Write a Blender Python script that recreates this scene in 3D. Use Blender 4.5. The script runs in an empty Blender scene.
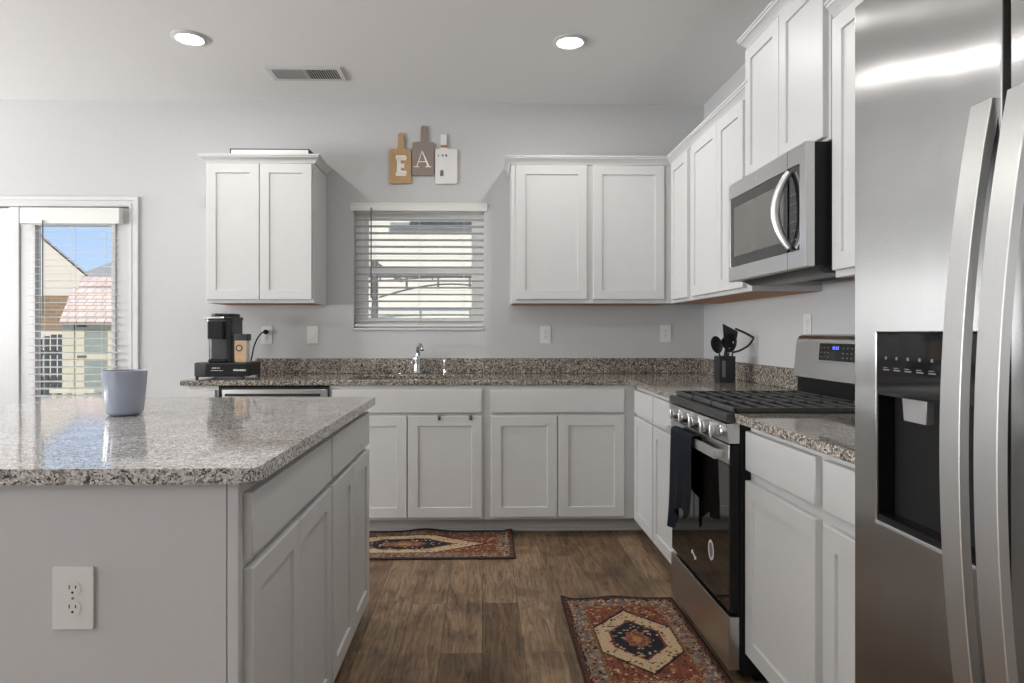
import bpy, bmesh, math, random
from mathutils import Vector, Matrix
random.seed(7)
SC = bpy.context.scene
COL = SC.collection
PI = math.pi

# ------------------------------------------------------------------ camera, world, lights, exposure
F_PX, CAM_H, YAW, CX, CY = 658.62, 1.18604, 0.0223975, 497.22, 333.0
cam = bpy.data.cameras.new('camera')
cam.sensor_width = 36.0
cam.lens = F_PX * 36.0 / 1024.0
cam.shift_x = (512 - CX) / 1024.0
cam.shift_y = -(341.5 - CY) / 1024.0
cam.clip_start = 0.02
cam_o = bpy.data.objects.new('camera', cam)
cam_o.location = (0, 0, CAM_H)
cam_o.rotation_euler = (PI / 2, 0, -YAW)
COL.objects.link(cam_o)
SC.camera = cam_o
SC.view_settings.view_transform = 'Standard'
SC.view_settings.look = 'None'
SC.view_settings.gamma = 1.0
SC.view_settings.use_curve_mapping = False
SC.view_settings.exposure = 0.22
SC.cycles.max_bounces = 10
SC.cycles.diffuse_bounces = 6
SC.cycles.sample_clamp_indirect = 4.0
SC.cycles.use_denoising = True

D = 4.461            # back wall plane
XR = 1.510           # right wall plane
XL = -6.0            # left wall plane
YF = -2.8            # wall behind the camera
HC = 2.74            # ceiling height

world = bpy.data.worlds.new('sky')
SC.world = world
world.use_nodes = True
wn = world.node_tree
wn.nodes.clear()
w_out = wn.nodes.new('ShaderNodeOutputWorld')
w_bg = wn.nodes.new('ShaderNodeBackground')
w_tc = wn.nodes.new('ShaderNodeTexCoord')
w_sep = wn.nodes.new('ShaderNodeSeparateXYZ')
w_sky = wn.nodes.new('ShaderNodeValToRGB')      # clear sky: pale at the horizon, deeper blue overhead
w_sky.color_ramp.elements[0].position = 0.0
w_sky.color_ramp.elements[0].color = (0.56, 0.72, 0.93, 1)
w_sky.color_ramp.elements[1].position = 0.7
w_sky.color_ramp.elements[1].color = (0.17, 0.34, 0.70, 1)
e_ = w_sky.color_ramp.elements.new(0.12)
e_.color = (0.45, 0.63, 0.91, 1)
w_bg.inputs['Strength'].default_value = 1.0
wn.links.new(w_tc.outputs['Generated'], w_sep.inputs[0])
wn.links.new(w_sep.outputs['Z'], w_sky.inputs[0])
wn.links.new(w_sky.outputs[0], w_bg.inputs[0])
wn.links.new(w_bg.outputs[0], w_out.inputs[0])

def lamp(name, typ, loc, rot=(0, 0, 0), energy=10, color=(1, 1, 1), **kw):
    l = bpy.data.lights.new(name, typ)
    l.energy = energy
    l.color = color
    for k, v in kw.items():
        setattr(l, k, v)
    o = bpy.data.objects.new(name, l)
    o.location = loc
    o.rotation_euler = rot
    COL.objects.link(o)
    return o

# sun from behind the house, high: it lights the yard seen through the windows
lamp('sun', 'SUN', (0, 0, 12), (math.radians(48), 0, math.radians(22)), 4.0, (1.0, 0.94, 0.84), angle=math.radians(0.6))
# daylight entering through the windows of the left wall, thrown up by the bright ground outside
WIN_L = [(-2.72, -1.85), (0.5, 1.7), (2.3, 3.9)]
for (a, b), pw in zip(WIN_L, (170, 215, 130)):
    lamp('window_daylight', 'AREA', (XL - 0.16, (a + b) / 2, 1.45), (0, -PI / 2 - 0.90, 0), pw, (0.985, 0.99, 1.0),
         shape='RECTANGLE', size=1.5, size_y=b - a)
CANS = [(-1.54, 3.50), (0.466, 3.50), (-1.54, 1.25), (0.25, 1.25), (-3.3, 1.25), (-1.54, -1.1)]
CAN_W = 7.0

# ------------------------------------------------------------------ materials
def lin(c):
    return c / 12.92 if c <= 0.04045 else ((c + 0.055) / 1.055) ** 2.4

def S(r, g, b):
    return (lin(r / 255), lin(g / 255), lin(b / 255), 1.0)

def new_mat(name):
    m = bpy.data.materials.new(name)
    m.use_nodes = True
    nt = m.node_tree
    return m, nt, nt.nodes['Principled BSDF']

def nd(nt, typ, **inputs):
    n = nt.nodes.new(typ)
    for k, v in inputs.items():
        n.inputs[k.replace('_', ' ')].default_value = v
    return n

def texco(nt, scale=(1, 1, 1)):
    t = nt.nodes.new('ShaderNodeNewGeometry')
    mp = nt.nodes.new('ShaderNodeMapping')
    mp.inputs['Scale'].default_value = scale
    nt.links.new(t.outputs['Position'], mp.inputs['Vector'])
    return mp.outputs['Vector']

def ramp(nt, fac, stops, interp='LINEAR'):
    r = nt.nodes.new('ShaderNodeValToRGB')
    r.color_ramp.interpolation = interp
    els = r.color_ramp.elements
    while len(els) < len(stops):
        els.new(0.5)
    for e, (p, c) in zip(els, stops):
        e.position = p
        e.color = c
    nt.links.new(fac, r.inputs['Fac'])
    return r.outputs['Color']

def bump(nt, b, height, strength=0.2, dist=0.002):
    n = nt.nodes.new('ShaderNodeBump')
    n.inputs['Strength'].default_value = strength
    n.inputs['Distance'].default_value = dist
    nt.links.new(height, n.inputs['Height'])
    nt.links.new(n.outputs['Normal'], b.inputs['Normal'])

def plain(name, col, rough=0.5, metal=0.0, noise=0.04, scale=40, bmp=0.0, spec=0.5, stretch=(1, 1, 1), coat=0.0):
    m, nt, b = new_mat(name)
    v = texco(nt, stretch)
    n = nt.nodes.new('ShaderNodeTexNoise')
    n.inputs['Scale'].default_value = scale
    n.inputs['Detail'].default_value = 3
    nt.links.new(v, n.inputs['Vector'])
    lo = tuple(c * (1 - noise) for c in col[:3]) + (1,)
    hi = tuple(min(1, c * (1 + noise)) for c in col[:3]) + (1,)
    nt.links.new(ramp(nt, n.outputs['Fac'], [(0.3, lo), (0.7, hi)]), b.inputs['Base Color'])
    b.inputs['Roughness'].default_value = rough
    b.inputs['Metallic'].default_value = metal
    b.inputs['Specular IOR Level'].default_value = spec
    b.inputs['Coat Weight'].default_value = coat
    if bmp:
        bump(nt, b, n.outputs['Fac'], bmp)
    return m

def granite(name, dark, scale=175):
    m, nt, b = new_mat(name)
    v = texco(nt)
    warp = nt.nodes.new('ShaderNodeTexNoise'); warp.inputs['Scale'].default_value = 60; warp.inputs['Detail'].default_value = 2
    nt.links.new(v, warp.inputs['Vector'])
    add = nt.nodes.new('ShaderNodeMixRGB'); add.blend_type = 'LINEAR_LIGHT'; add.inputs['Fac'].default_value = 0.012
    nt.links.new(v, add.inputs['Color1']); nt.links.new(warp.outputs['Color'], add.inputs['Color2'])
    vo = nt.nodes.new('ShaderNodeTexVoronoi'); vo.inputs['Scale'].default_value = scale
    nt.links.new(add.outputs['Color'], vo.inputs['Vector'])
    sep = nt.nodes.new('ShaderNodeSeparateColor')
    nt.links.new(vo.outputs['Color'], sep.inputs['Color'])
    if dark:
        st = [(0.0, S(44, 42, 39)), (0.16, S(84, 77, 69)), (0.30, S(120, 111, 99)), (0.48, S(148, 140, 128)),
              (0.66, S(170, 164, 153)), (0.86, S(198, 193, 184)), (0.96, S(106, 94, 82))]
    else:
        st = [(0.0, S(74, 72, 71)), (0.10, S(122, 118, 115)), (0.24, S(160, 156, 152)), (0.42, S(186, 183, 179)),
              (0.62, S(204, 201, 198)), (0.84, S(222, 219, 216)), (0.96, S(138, 128, 122))]
    c = ramp(nt, sep.outputs['Red'], st, 'CONSTANT')
    big = nt.nodes.new('ShaderNodeTexNoise'); big.inputs['Scale'].default_value = 9; big.inputs['Detail'].default_value = 4
    nt.links.new(v, big.inputs['Vector'])
    cl = ramp(nt, big.outputs['Fac'], [(0.32, (0.80, 0.78, 0.76, 1)), (0.62, (1, 1, 1, 1))])
    mul = nt.nodes.new('ShaderNodeMixRGB'); mul.blend_type = 'MULTIPLY'; mul.inputs['Fac'].default_value = 1
    nt.links.new(c, mul.inputs['Color1']); nt.links.new(cl, mul.inputs['Color2'])
    nt.links.new(mul.outputs['Color'], b.inputs['Base Color'])
    b.inputs['Roughness'].default_value = 0.07
    b.inputs['Specular IOR Level'].default_value = 0.75
    return m

def wood_floor():
    m, nt, b = new_mat('floor_planks')
    t = nt.nodes.new('ShaderNodeNewGeometry')
    mp = nt.nodes.new('ShaderNodeMapping')
    mp.inputs['Rotation'].default_value = (0, 0, PI / 2)
    nt.links.new(t.outputs['Position'], mp.inputs['Vector'])
    br = nt.nodes.new('ShaderNodeTexBrick')
    br.offset = 0.37
    br.inputs['Scale'].default_value = 1.0
    br.inputs['Brick Width'].default_value = 1.22
    br.inputs['Row Height'].default_value = 0.155
    br.inputs['Mortar Size'].default_value = 0.0009
    br.inputs['Color1'].default_value = (0, 0, 0, 1)
    br.inputs['Color2'].default_value = (1, 1, 1, 1)
    br.inputs['Mortar'].default_value = (0.5, 0.5, 0.5, 1)
    nt.links.new(mp.outputs[0], br.inputs['Vector'])
    tone = ramp(nt, br.outputs['Color'], [(0.0, S(108, 86, 65)), (0.5, S(126, 103, 80)), (1.0, S(144, 120, 95))])
    # grain runs along the plank, shifted per plank
    sc = nt.nodes.new('ShaderNodeMapping'); sc.inputs['Scale'].default_value = (4.5, 46, 46)
    nt.links.new(mp.outputs[0], sc.inputs['Vector'])
    ad = nt.nodes.new('ShaderNodeVectorMath'); ad.operation = 'ADD'
    mu = nt.nodes.new('ShaderNodeVectorMath'); mu.operation = 'SCALE'; mu.inputs['Scale'].default_value = 17
    nt.links.new(br.outputs['Color'], mu.inputs[0])
    nt.links.new(sc.outputs[0], ad.inputs[0]); nt.links.new(mu.outputs[0], ad.inputs[1])
    g = nt.nodes.new('ShaderNodeTexNoise'); g.inputs['Scale'].default_value = 1.0; g.inputs['Detail'].default_value = 9; g.inputs['Roughness'].default_value = 0.70; g.inputs['Distortion'].default_value = 1.2
    nt.links.new(ad.outputs[0], g.inputs['Vector'])
    gr = ramp(nt, g.outputs['Fac'], [(0.32, (0.34, 0.32, 0.30, 1)), (0.48, (0.86, 0.86, 0.86, 1)), (0.68, (1.45, 1.43, 1.40, 1))])
    bl = nt.nodes.new('ShaderNodeTexNoise'); bl.inputs['Scale'].default_value = 5.5; bl.inputs['Detail'].default_value = 3
    nt.links.new(mp.outputs[0], bl.inputs['Vector'])
    blr = ramp(nt, bl.outputs['Fac'], [(0.34, (0.62, 0.61, 0.60, 1)), (0.5, (0.98, 0.98, 0.98, 1)), (0.7, (1.12, 1.11, 1.10, 1))])
    m1 = nt.nodes.new('ShaderNodeMixRGB'); m1.blend_type = 'MULTIPLY'; m1.inputs['Fac'].default_value = 1
    m2 = nt.nodes.new('ShaderNodeMixRGB'); m2.blend_type = 'MULTIPLY'; m2.inputs['Fac'].default_value = 1
    nt.links.new(tone, m1.inputs['Color1']); nt.links.new(gr, m1.inputs['Color2'])
    nt.links.new(m1.outputs[0], m2.inputs['Color1']); nt.links.new(blr, m2.inputs['Color2'])
    seam = nt.nodes.new('ShaderNodeMixRGB'); seam.inputs['Color2'].default_value = S(46, 37, 31)
    nt.links.new(br.outputs['Fac'], seam.inputs['Fac']); nt.links.new(m2.outputs[0], seam.inputs['Color1'])
    nt.links.new(seam.outputs[0], b.inputs['Base Color'])
    b.inputs['Roughness'].default_value = 0.48
    b.inputs['Specular IOR Level'].default_value = 0.3
    bump(nt, b, g.outputs['Fac'], 0.12, 0.002)
    return m

def steel(name, col=0.60, rough=0.24, along='z', wavy=0.0, aniso=0.0, metal=1.0):
    """brushed stainless: the grain runs along one axis; aniso spreads the highlights across it"""
    m, nt, b = new_mat(name)
    st = {'z': (420, 420, 2), 'y': (420, 2, 420), 'x': (2, 420, 420)}[along]
    v = texco(nt, st)
    n = nt.nodes.new('ShaderNodeTexNoise'); n.inputs['Scale'].default_value = 1; n.inputs['Detail'].default_value = 2
    nt.links.new(v, n.inputs['Vector'])
    c0, c1 = col * 0.99, col * 1.01
    nt.links.new(ramp(nt, n.outputs['Fac'], [(0.3, (c0, c0, c0 * 0.99, 1)), (0.7, (c1, c1, c1 * 0.99, 1))]), b.inputs['Base Color'])
    b.inputs['Metallic'].default_value = metal
    b.inputs['Roughness'].default_value = rough
    if aniso:
        b.inputs['Anisotropic'].default_value = aniso
        t = nt.nodes.new('ShaderNodeCombineXYZ'); t.inputs['Y'].default_value = 1.0
        nt.links.new(t.outputs[0], b.inputs['Tangent'])
    if wavy:
        v2 = texco(nt, (1, 6.0, 1.2))
        w = nt.nodes.new('ShaderNodeTexNoise'); w.inputs['Scale'].default_value = 1.5; w.inputs['Detail'].default_value = 1
        nt.links.new(v2, w.inputs['Vector'])
        bump(nt, b, w.outputs['Fac'], wavy, 0.02)
    return m

def glossy_black(name, col=(0.010, 0.010, 0.011, 1), rough=0.06, spec=0.5):
    return plain(name, col, rough, 0, 0.02, 20, spec=spec)

def glass_mat(name='window_glass', tint=(0.975, 0.98, 0.975, 1)):
    m, nt, b = new_mat(name)
    nt.nodes.remove(b)
    out = nt.nodes['Material Output']
    tr = nt.nodes.new('ShaderNodeBsdfTransparent'); tr.inputs[0].default_value = tint
    gl = nt.nodes.new('ShaderNodeBsdfGlossy'); gl.inputs['Roughness'].default_value = 0.02
    fr = nt.nodes.new('ShaderNodeFresnel'); fr.inputs['IOR'].default_value = 1.25
    mx = nt.nodes.new('ShaderNodeMixShader')
    nt.links.new(fr.outputs[0], mx.inputs[0]); nt.links.new(tr.outputs[0], mx.inputs[1]); nt.links.new(gl.outputs[0], mx.inputs[2])
    nt.links.new(mx.outputs[0], out.inputs['Surface'])
    return m

def emit(name, col, strength):
    m, nt, b = new_mat(name)
    b.inputs['Base Color'].default_value = col
    b.inputs['Emission Color'].default_value = col
    b.inputs['Emission Strength'].default_value = strength
    return m

def siding(name, col, pitch=0.16, axis='z', dark=0.72):
    m, nt, b = new_mat(name)
    v = texco(nt)
    sx = nt.nodes.new('ShaderNodeSeparateXYZ'); nt.links.new(v, sx.inputs[0])
    dv = nt.nodes.new('ShaderNodeMath'); dv.operation = 'DIVIDE'; dv.inputs[1].default_value = pitch
    nt.links.new(sx.outputs[axis.upper()], dv.inputs[0])
    fr = nt.nodes.new('ShaderNodeMath'); fr.operation = 'FRACT'; nt.links.new(dv.outputs[0], fr.inputs[0])
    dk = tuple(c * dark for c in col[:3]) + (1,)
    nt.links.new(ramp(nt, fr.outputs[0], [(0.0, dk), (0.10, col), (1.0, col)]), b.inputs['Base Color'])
    b.inputs['Roughness'].default_value = 0.7
    return m

def brick_mat(name, c1, c2, mortar, scale, w=0.5, h=0.25, ms=0.02, rot=None):
    m, nt, b = new_mat(name)
    t = nt.nodes.new('ShaderNodeNewGeometry')
    mp = nt.nodes.new('ShaderNodeMapping')
    if rot:
        mp.inputs['Rotation'].default_value = rot
    nt.links.new(t.outputs['Position'], mp.inputs['Vector'])
    br = nt.nodes.new('ShaderNodeTexBrick')
    br.inputs['Color1'].default_value = c1; br.inputs['Color2'].default_value = c2; br.inputs['Mortar'].default_value = mortar
    br.inputs['Scale'].default_value = scale; br.inputs['Brick Width'].default_value = w
    br.inputs['Row Height'].default_value = h; br.inputs['Mortar Size'].default_value = ms
    nt.links.new(mp.outputs[0], br.inputs['Vector'])
    nt.links.new(br.outputs['Color'], b.inputs['Base Color'])
    b.inputs['Roughness'].default_value = 0.85
    return m

def vcol_mat(name, rough=0.95, noise=0.18, scale=160):
    m, nt, b = new_mat(name)
    a = nt.nodes.new('ShaderNodeAttribute'); a.attribute_name = 'Col'
    v = texco(nt)
    n = nt.nodes.new('ShaderNodeTexNoise'); n.inputs['Scale'].default_value = scale; n.inputs['Detail'].default_value = 4
    nt.links.new(v, n.inputs['Vector'])
    r = ramp(nt, n.outputs['Fac'], [(0.3, (1 - noise * 2,) * 3 + (1,)), (0.7, (1 + noise,) * 3 + (1,))])
    mx = nt.nodes.new('ShaderNodeMixRGB'); mx.blend_type = 'MULTIPLY'; mx.inputs['Fac'].default_value = 1
    nt.links.new(a.outputs['Color'], mx.inputs['Color1']); nt.links.new(r, mx.inputs['Color2'])
    nt.links.new(mx.outputs[0], b.inputs['Base Color'])
    b.inputs['Roughness'].default_value = rough
    b.inputs['Specular IOR Level'].default_value = 0.1
    bump(nt, b, n.outputs['Fac'], 0.4, 0.002)
    return m

M = dict(
    wall=plain('wall_paint', S(191, 191, 191), 0.75, noise=0.012, scale=60, bmp=0.03, spec=0.2),
    ceil=plain('ceiling_paint', S(226, 226, 225), 0.85, noise=0.012, scale=90, bmp=0.05, spec=0.15),
    trim=plain('white_trim_paint', S(200, 200, 200), 0.4, noise=0.008, scale=30),
    vinyl=plain('white_window_vinyl', S(236, 236, 234), 0.4, noise=0.008, scale=30),
    cab=plain('white_cabinet_paint', S(199, 199, 198), 0.40, noise=0.01, scale=18, spec=0.45),
    islandp=plain('island_panel_paint', S(193, 193, 193), 0.42, noise=0.012, scale=40, spec=0.4),
    under=plain('raw_birch_underside', S(168, 122, 78), 0.6, noise=0.12, scale=12, stretch=(20, 1, 1)),
    floor=wood_floor(),
    gran=granite('brown_speckled_granite', True, 190),
    gran2=granite('pale_speckled_granite', False, 225),
    fridge=steel('brushed_fridge_steel', 0.50, 0.22, 'z', wavy=0.09, aniso=1.0),
    steel=steel('brushed_steel', 0.60, 0.30, 'y', aniso=0.6),
    steelz=steel('brushed_handle_steel', 0.70, 0.34, 'z'),
    dsteel=steel('dark_grey_steel', 0.12, 0.36, 'y'),
    chrome=plain('polished_chrome', (0.72, 0.72, 0.73, 1), 0.08, 1.0, 0.01, 10),
    blackglass=glossy_black('black_glass'),
    ovenglass=glossy_black('oven_door_glass', (0.012, 0.011, 0.010, 1), 0.03, 0.7),
    mwglass=plain('microwave_window_glass', S(120, 118, 114), 0.16, 0.55, 0.03, 400),
    black=plain('black_enamel', (0.008, 0.008, 0.008, 1), 0.5, 0, 0.05, 60, spec=0.2),
    iron=plain('cast_iron', (0.05, 0.05, 0.052, 1), 0.42, 0, 0.15, 120, bmp=0.08),
    niche=plain('dispenser_black', (0.006, 0.006, 0.007, 1), 0.22, 0, 0.04, 50, spec=0.3),
    blackpl=plain('black_plastic', (0.020, 0.021, 0.024, 1), 0.32, 0, 0.04, 50),
    grypl=plain('grey_plastic', S(110, 112, 114), 0.4, 0, 0.03, 50),
    whitepl=plain('white_plastic', S(218, 218, 216), 0.35, 0, 0.01, 30),
    slot=plain('dark_slot', (0.02, 0.02, 0.02, 1), 0.7, 0, 0.02, 30),
    shadowbox=plain('duct_interior', S(70, 70, 72), 0.8, 0, 0.05, 30),
    silver=plain('silver_plastic', (0.62, 0.62, 0.63, 1), 0.25, 0.8, 0.02, 30),
    blind=plain('faux_wood_blind', S(216, 215, 211), 0.45, 0, 0.02, 30, stretch=(1, 20, 20)),
    wand=plain('backlit_grey_wand', S(90, 92, 94), 0.3, 0, 0.03, 30),  # grey puts the backlit shade of the wand into its colour
    cord=plain('blind_cord', S(214, 212, 206), 0.8, 0, 0.03, 200),
    glass=glass_mat(),
    mug=plain('blue_grey_glaze', S(144, 151, 165), 0.16, 0, 0.04, 14, coat=0.4),
    navy=plain('navy_terry_cloth', S(58, 61, 70), 0.95, 0, 0.25, 260, bmp=0.5, spec=0.1),
    boardtan=plain('tan_wood', S(176, 144, 106), 0.6, 0, 0.12, 14, stretch=(9, 9, 1)),
    boardgrey=plain('grey_stained_wood', S(136, 124, 116), 0.65, 0, 0.08, 14, stretch=(9, 9, 1)),
    boardwhite=plain('whitewashed_wood', S(222, 220, 217), 0.5, 0, 0.02, 14),
    cream=plain('cream_flower_white', S(240, 236, 224), 0.6, 0, 0.06, 180),
    ink=plain('dark_ink', S(72, 66, 62), 0.7, 0, 0.05, 60),
    leather=plain('tan_wrap', S(160, 116, 74), 0.7, 0, 0.1, 60),
    tan=plain('kraft_label', S(190, 158, 122), 0.6, 0, 0.12, 40),
    clearjar=plain('pale_frosted_jar', S(200, 192, 180), 0.25, 0, 0.05, 20),
    rug=vcol_mat('woven_rug'),
    bind=plain('dark_rug_binding', S(44, 36, 34), 0.9, 0, 0.15, 200, bmp=0.3),
    lampglow=emit('lamp_lens', (1.0, 0.98, 0.94, 1), 9.0),
    bluedigit=emit('blue_led', (0.12, 0.2, 1.0, 1), 1.2),
    siding=siding('pale_lap_siding', S(222, 211, 196)),
    siding2=siding('white_lap_siding', S(224, 217, 202), 0.19),
    roofgrey=plain('grey_shingles', S(150, 148, 146), 0.9, 0, 0.15, 8),
    shingle=brick_mat('pale_cedar_shingles', S(222, 200, 186), S(206, 184, 170), S(156, 138, 126), 1.0, 0.15, 0.11, 0.008, (PI / 2, 0, 0)),
    brickw=brick_mat('tan_brick', S(150, 124, 94), S(132, 108, 82), S(160, 140, 116), 1.0, 0.22, 0.08, 0.008, (PI / 2, 0, 0)),
    creamp=plain('cream_post_paint', S(200, 192, 168), 0.6, 0, 0.04, 10),
    greyp=plain('grey_green_panel', S(140, 146, 136), 0.5, 0, 0.06, 6),
    darkwood=plain('dark_weathered_wood', S(74, 78, 80), 0.8, 0, 0.15, 10),
    concrete=plain('pale_concrete', S(184, 180, 172), 0.9, 0, 0.06, 3),
    grass=plain('lawn_green', S(128, 122, 98), 0.95, 0, 0.2, 8),
    bronze=plain('dark_bronze_metal', S(104, 102, 99), 0.5, 0.2, 0.08, 20),
    awning=plain('bluish_grey_roof', S(196, 196, 190), 0.6, 0, 0.04, 6),
)

# ------------------------------------------------------------------ mesh building
class MB:
    def __init__(self):
        self.bm = bmesh.new()

    def box(self, x0, x1, y0, y1, z0, z1, bev=0.0, seg=2, mtx=None, mi=0):
        bm = self.bm
        xs, ys, zs = sorted((x0, x1)), sorted((y0, y1)), sorted((z0, z1))
        v = [bm.verts.new((x, y, z)) for x in xs for y in ys for z in zs]
        q = [(0, 1, 3, 2), (4, 6, 7, 5), (0, 4, 5, 1), (2, 3, 7, 6), (0, 2, 6, 4), (1, 5, 7, 3)]
        fs = [bm.faces.new([v[i] for i in f]) for f in q]
        for f in fs:
            f.material_index = mi
        if bev:
            es = {e for f in fs for e in f.edges}
            r = bmesh.ops.bevel(bm, geom=list(es), offset=bev, segments=seg, profile=0.5, affect='EDGES')
            v = list({w for f in r['faces'] for w in f.verts} | {w for w in v if w.is_valid})
            for f in r['faces']:
                f.material_index = mi
        if mtx:
            bmesh.ops.transform(bm, matrix=mtx, verts=[w for w in v if w.is_valid])
        return self

    def lathe(self, prof, c=(0, 0, 0), n=32, mtx=None, cap0=True, cap1=True, mi=0):
        bm = self.bm
        rings = []
        T = mtx or Matrix.Identity(4)
        for (r, z) in prof:
            rings.append([bm.verts.new(T @ Vector((c[0] + r * math.cos(2 * PI * k / n), c[1] + r * math.sin(2 * PI * k / n), c[2] + z))) for k in range(n)])
        for a, b in zip(rings, rings[1:]):
            for k in range(n):
                f = bm.faces.new((a[k], a[(k + 1) % n], b[(k + 1) % n], b[k])); f.material_index = mi
        if cap0:
            bm.faces.new(rings[0][::-1]).material_index = mi
        if cap1:
            bm.faces.new(rings[-1]).material_index = mi
        return self

    def tube(self, pts, r, n=10, cap=True, sx=1.0, mi=0):
        bm = self.bm
        pts = [Vector(p) for p in pts]
        rr = r if isinstance(r, (list, tuple)) else [r] * len(pts)
        rings = []
        up = None
        for i, p in enumerate(pts):
            t = (pts[min(i + 1, len(pts) - 1)] - pts[max(i - 1, 0)]).normalized()
            if up is None:
                up = Vector((0, 0, 1)) if abs(t.z) < 0.9 else Vector((1, 0, 0))
            a = t.cross(up).normalized()
            b = a.cross(t).normalized()
            up = b
            rings.append([bm.verts.new(p + a * (rr[i] * sx * math.cos(2 * PI * k / n)) + b * (rr[i] * math.sin(2 * PI * k / n))) for k in range(n)])
        for a, b in zip(rings, rings[1:]):
            for k in range(n):
                bm.faces.new((a[k], a[(k + 1) % n], b[(k + 1) % n], b[k])).material_index = mi
        if cap:
            bm.faces.new(rings[0][::-1]); bm.faces.new(rings[-1])
        return self

    def prism(self, poly, d0, d1, mtx=None, bev=0.0, mi=0):
        """poly in local (u,v), extruded along w from d0 to d1; mtx maps (u,v,w) to the world"""
        bm = self.bm
        T = mtx or Matrix.Identity(4)
        a = [bm.verts.new(T @ Vector((u, v, d0))) for u, v in poly]
        b = [bm.verts.new(T @ Vector((u, v, d1))) for u, v in poly]
        n = len(poly)
        fs = [bm.faces.new(a[::-1]), bm.faces.new(b)]
        for k in range(n):
            fs.append(bm.faces.new((a[k], a[(k + 1) % n], b[(k + 1) % n], b[k])))
        for f in fs:
            f.material_index = mi
        if bev:
            bmesh.ops.bevel(bm, geom=list(fs[1].edges) + list(fs[0].edges), offset=bev, segments=2, profile=0.5, affect='EDGES')
        return self

    def cells(self, us, vs, inside, d0, d1, mtx=None, bev=0.0, seg=2):
        """a slab with cut-outs: cells of a grid kept where inside(u,v)"""
        bm = self.bm
        T = mtx or Matrix.Identity(4)
        lv = {}
        def V(i, j, k):
            if (i, j, k) not in lv:
                lv[i, j, k] = bm.verts.new(T @ Vector((us[i], vs[j], (d0, d1)[k])))
            return lv[i, j, k]
        keep = {(i, j) for i in range(len(us) - 1) for j in range(len(vs) - 1) if inside((us[i] + us[i + 1]) / 2, (vs[j] + vs[j + 1]) / 2)}
        fs = []
        for (i, j) in keep:
            fs.append(bm.faces.new((V(i, j, 0), V(i, j + 1, 0), V(i + 1, j + 1, 0), V(i + 1, j, 0))))
            fs.append(bm.faces.new((V(i, j, 1), V(i + 1, j, 1), V(i + 1, j + 1, 1), V(i, j + 1, 1))))
            for (di, dj, e) in ((0, -1, ((0, 0), (1, 0))), (1, 0, ((1, 0), (1, 1))), (0, 1, ((1, 1), (0, 1))), (-1, 0, ((0, 1), (0, 0)))):
                if (i + di, j + dj) not in keep:
                    (a, b), (c, d) = e
                    fs.append(bm.faces.new((V(i + a, j + b, 0), V(i + c, j + d, 0), V(i + c, j + d, 1), V(i + a, j + b, 1))))
        if bev:
            es = {e for f in fs for e in f.edges if len(e.link_faces) == 2 and e.link_faces[0].normal.dot(e.link_faces[1].normal) < 0.5}
            for f in fs:
                f.normal_update()
            es = {e for f in fs for e in f.edges if len(e.link_faces) == 2 and e.link_faces[0].normal.dot(e.link_faces[1].normal) < 0.5}
            bmesh.ops.bevel(bm, geom=list(es), offset=bev, segments=seg, profile=0.5, affect='EDGES')
        return self

    def shaker(self, u0, u1, v0, v1, w0, t, mtx, rail=0.057, rec=0.008, bev=0.002):
        """cabinet door with a recessed flat centre panel"""
        bm = self.bm
        def ring(m, w):
            return [bm.verts.new(mtx @ Vector(p)) for p in ((u0 + m, v0 + m, w), (u1 - m, v0 + m, w), (u1 - m, v1 - m, w), (u0 + m, v1 - m, w))]
        rs = [ring(0, w0), ring(0, w0 + t - bev), ring(bev, w0 + t), ring(rail, w0 + t), ring(rail + 0.0018, w0 + t - rec)]
        for a, b in zip(rs, rs[1:]):
            for k in range(4):
                bm.faces.new((a[k], a[(k + 1) % 4], b[(k + 1) % 4], b[k]))
        bm.faces.new(rs[0][::-1]); bm.faces.new(rs[-1])
        return self

    def slabfront(self, u0, u1, v0, v1, w0, t, mtx, bev=0.004):
        bm = self.bm
        def ring(m, w):
            return [bm.verts.new(mtx @ Vector(p)) for p in ((u0 + m, v0 + m, w), (u1 - m, v0 + m, w), (u1 - m, v1 - m, w), (u0 + m, v1 - m, w))]
        rs = [ring(0, w0), ring(0, w0 + t - bev), ring(bev * 0.4, w0 + t - bev * 0.3), ring(bev * 1.2, w0 + t)]
        for a, b in zip(rs, rs[1:]):
            for k in range(4):
                bm.faces.new((a[k], a[(k + 1) % 4], b[(k + 1) % 4], b[k]))
        bm.faces.new(rs[0][::-1]); bm.faces.new(rs[-1])
        return self

    def sweep(self, path, prof, build=None):
        """profile (out, z) carried along a plan path of (x,y), out = right-hand side of travel, mitred"""
        bm = self.bm
        P = [Vector(p) for p in path]
        nrm = []
        for i in range(len(P)):
            ds = []
            if i > 0: ds.append((P[i] - P[i - 1]).normalized())
            if i < len(P) - 1: ds.append((P[i + 1] - P[i]).normalized())
            ns = [Vector((d.y, -d.x)) for d in ds]
            if len(ns) == 2:
                m = (ns[0] + ns[1]).normalized()
                m = m / max(0.2, m.dot(ns[0]))
            else:
                m = ns[0]
            nrm.append(m)
        segs = build if build is not None else range(len(P) - 1)
        idx = sorted({i for s in segs for i in (s, s + 1)})
        rings = {i: [bm.verts.new((P[i].x + nrm[i].x * o, P[i].y + nrm[i].y * o, z)) for o, z in prof] for i in idx}
        n = len(prof)
        for s in segs:
            a, b = rings[s], rings[s + 1]
            for k in range(n):
                bm.faces.new((a[k], a[(k + 1) % n], b[(k + 1) % n], b[k]))
        bm.faces.new(rings[idx[0]][::-1]); bm.faces.new(rings[idx[-1]])
        return self

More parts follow.
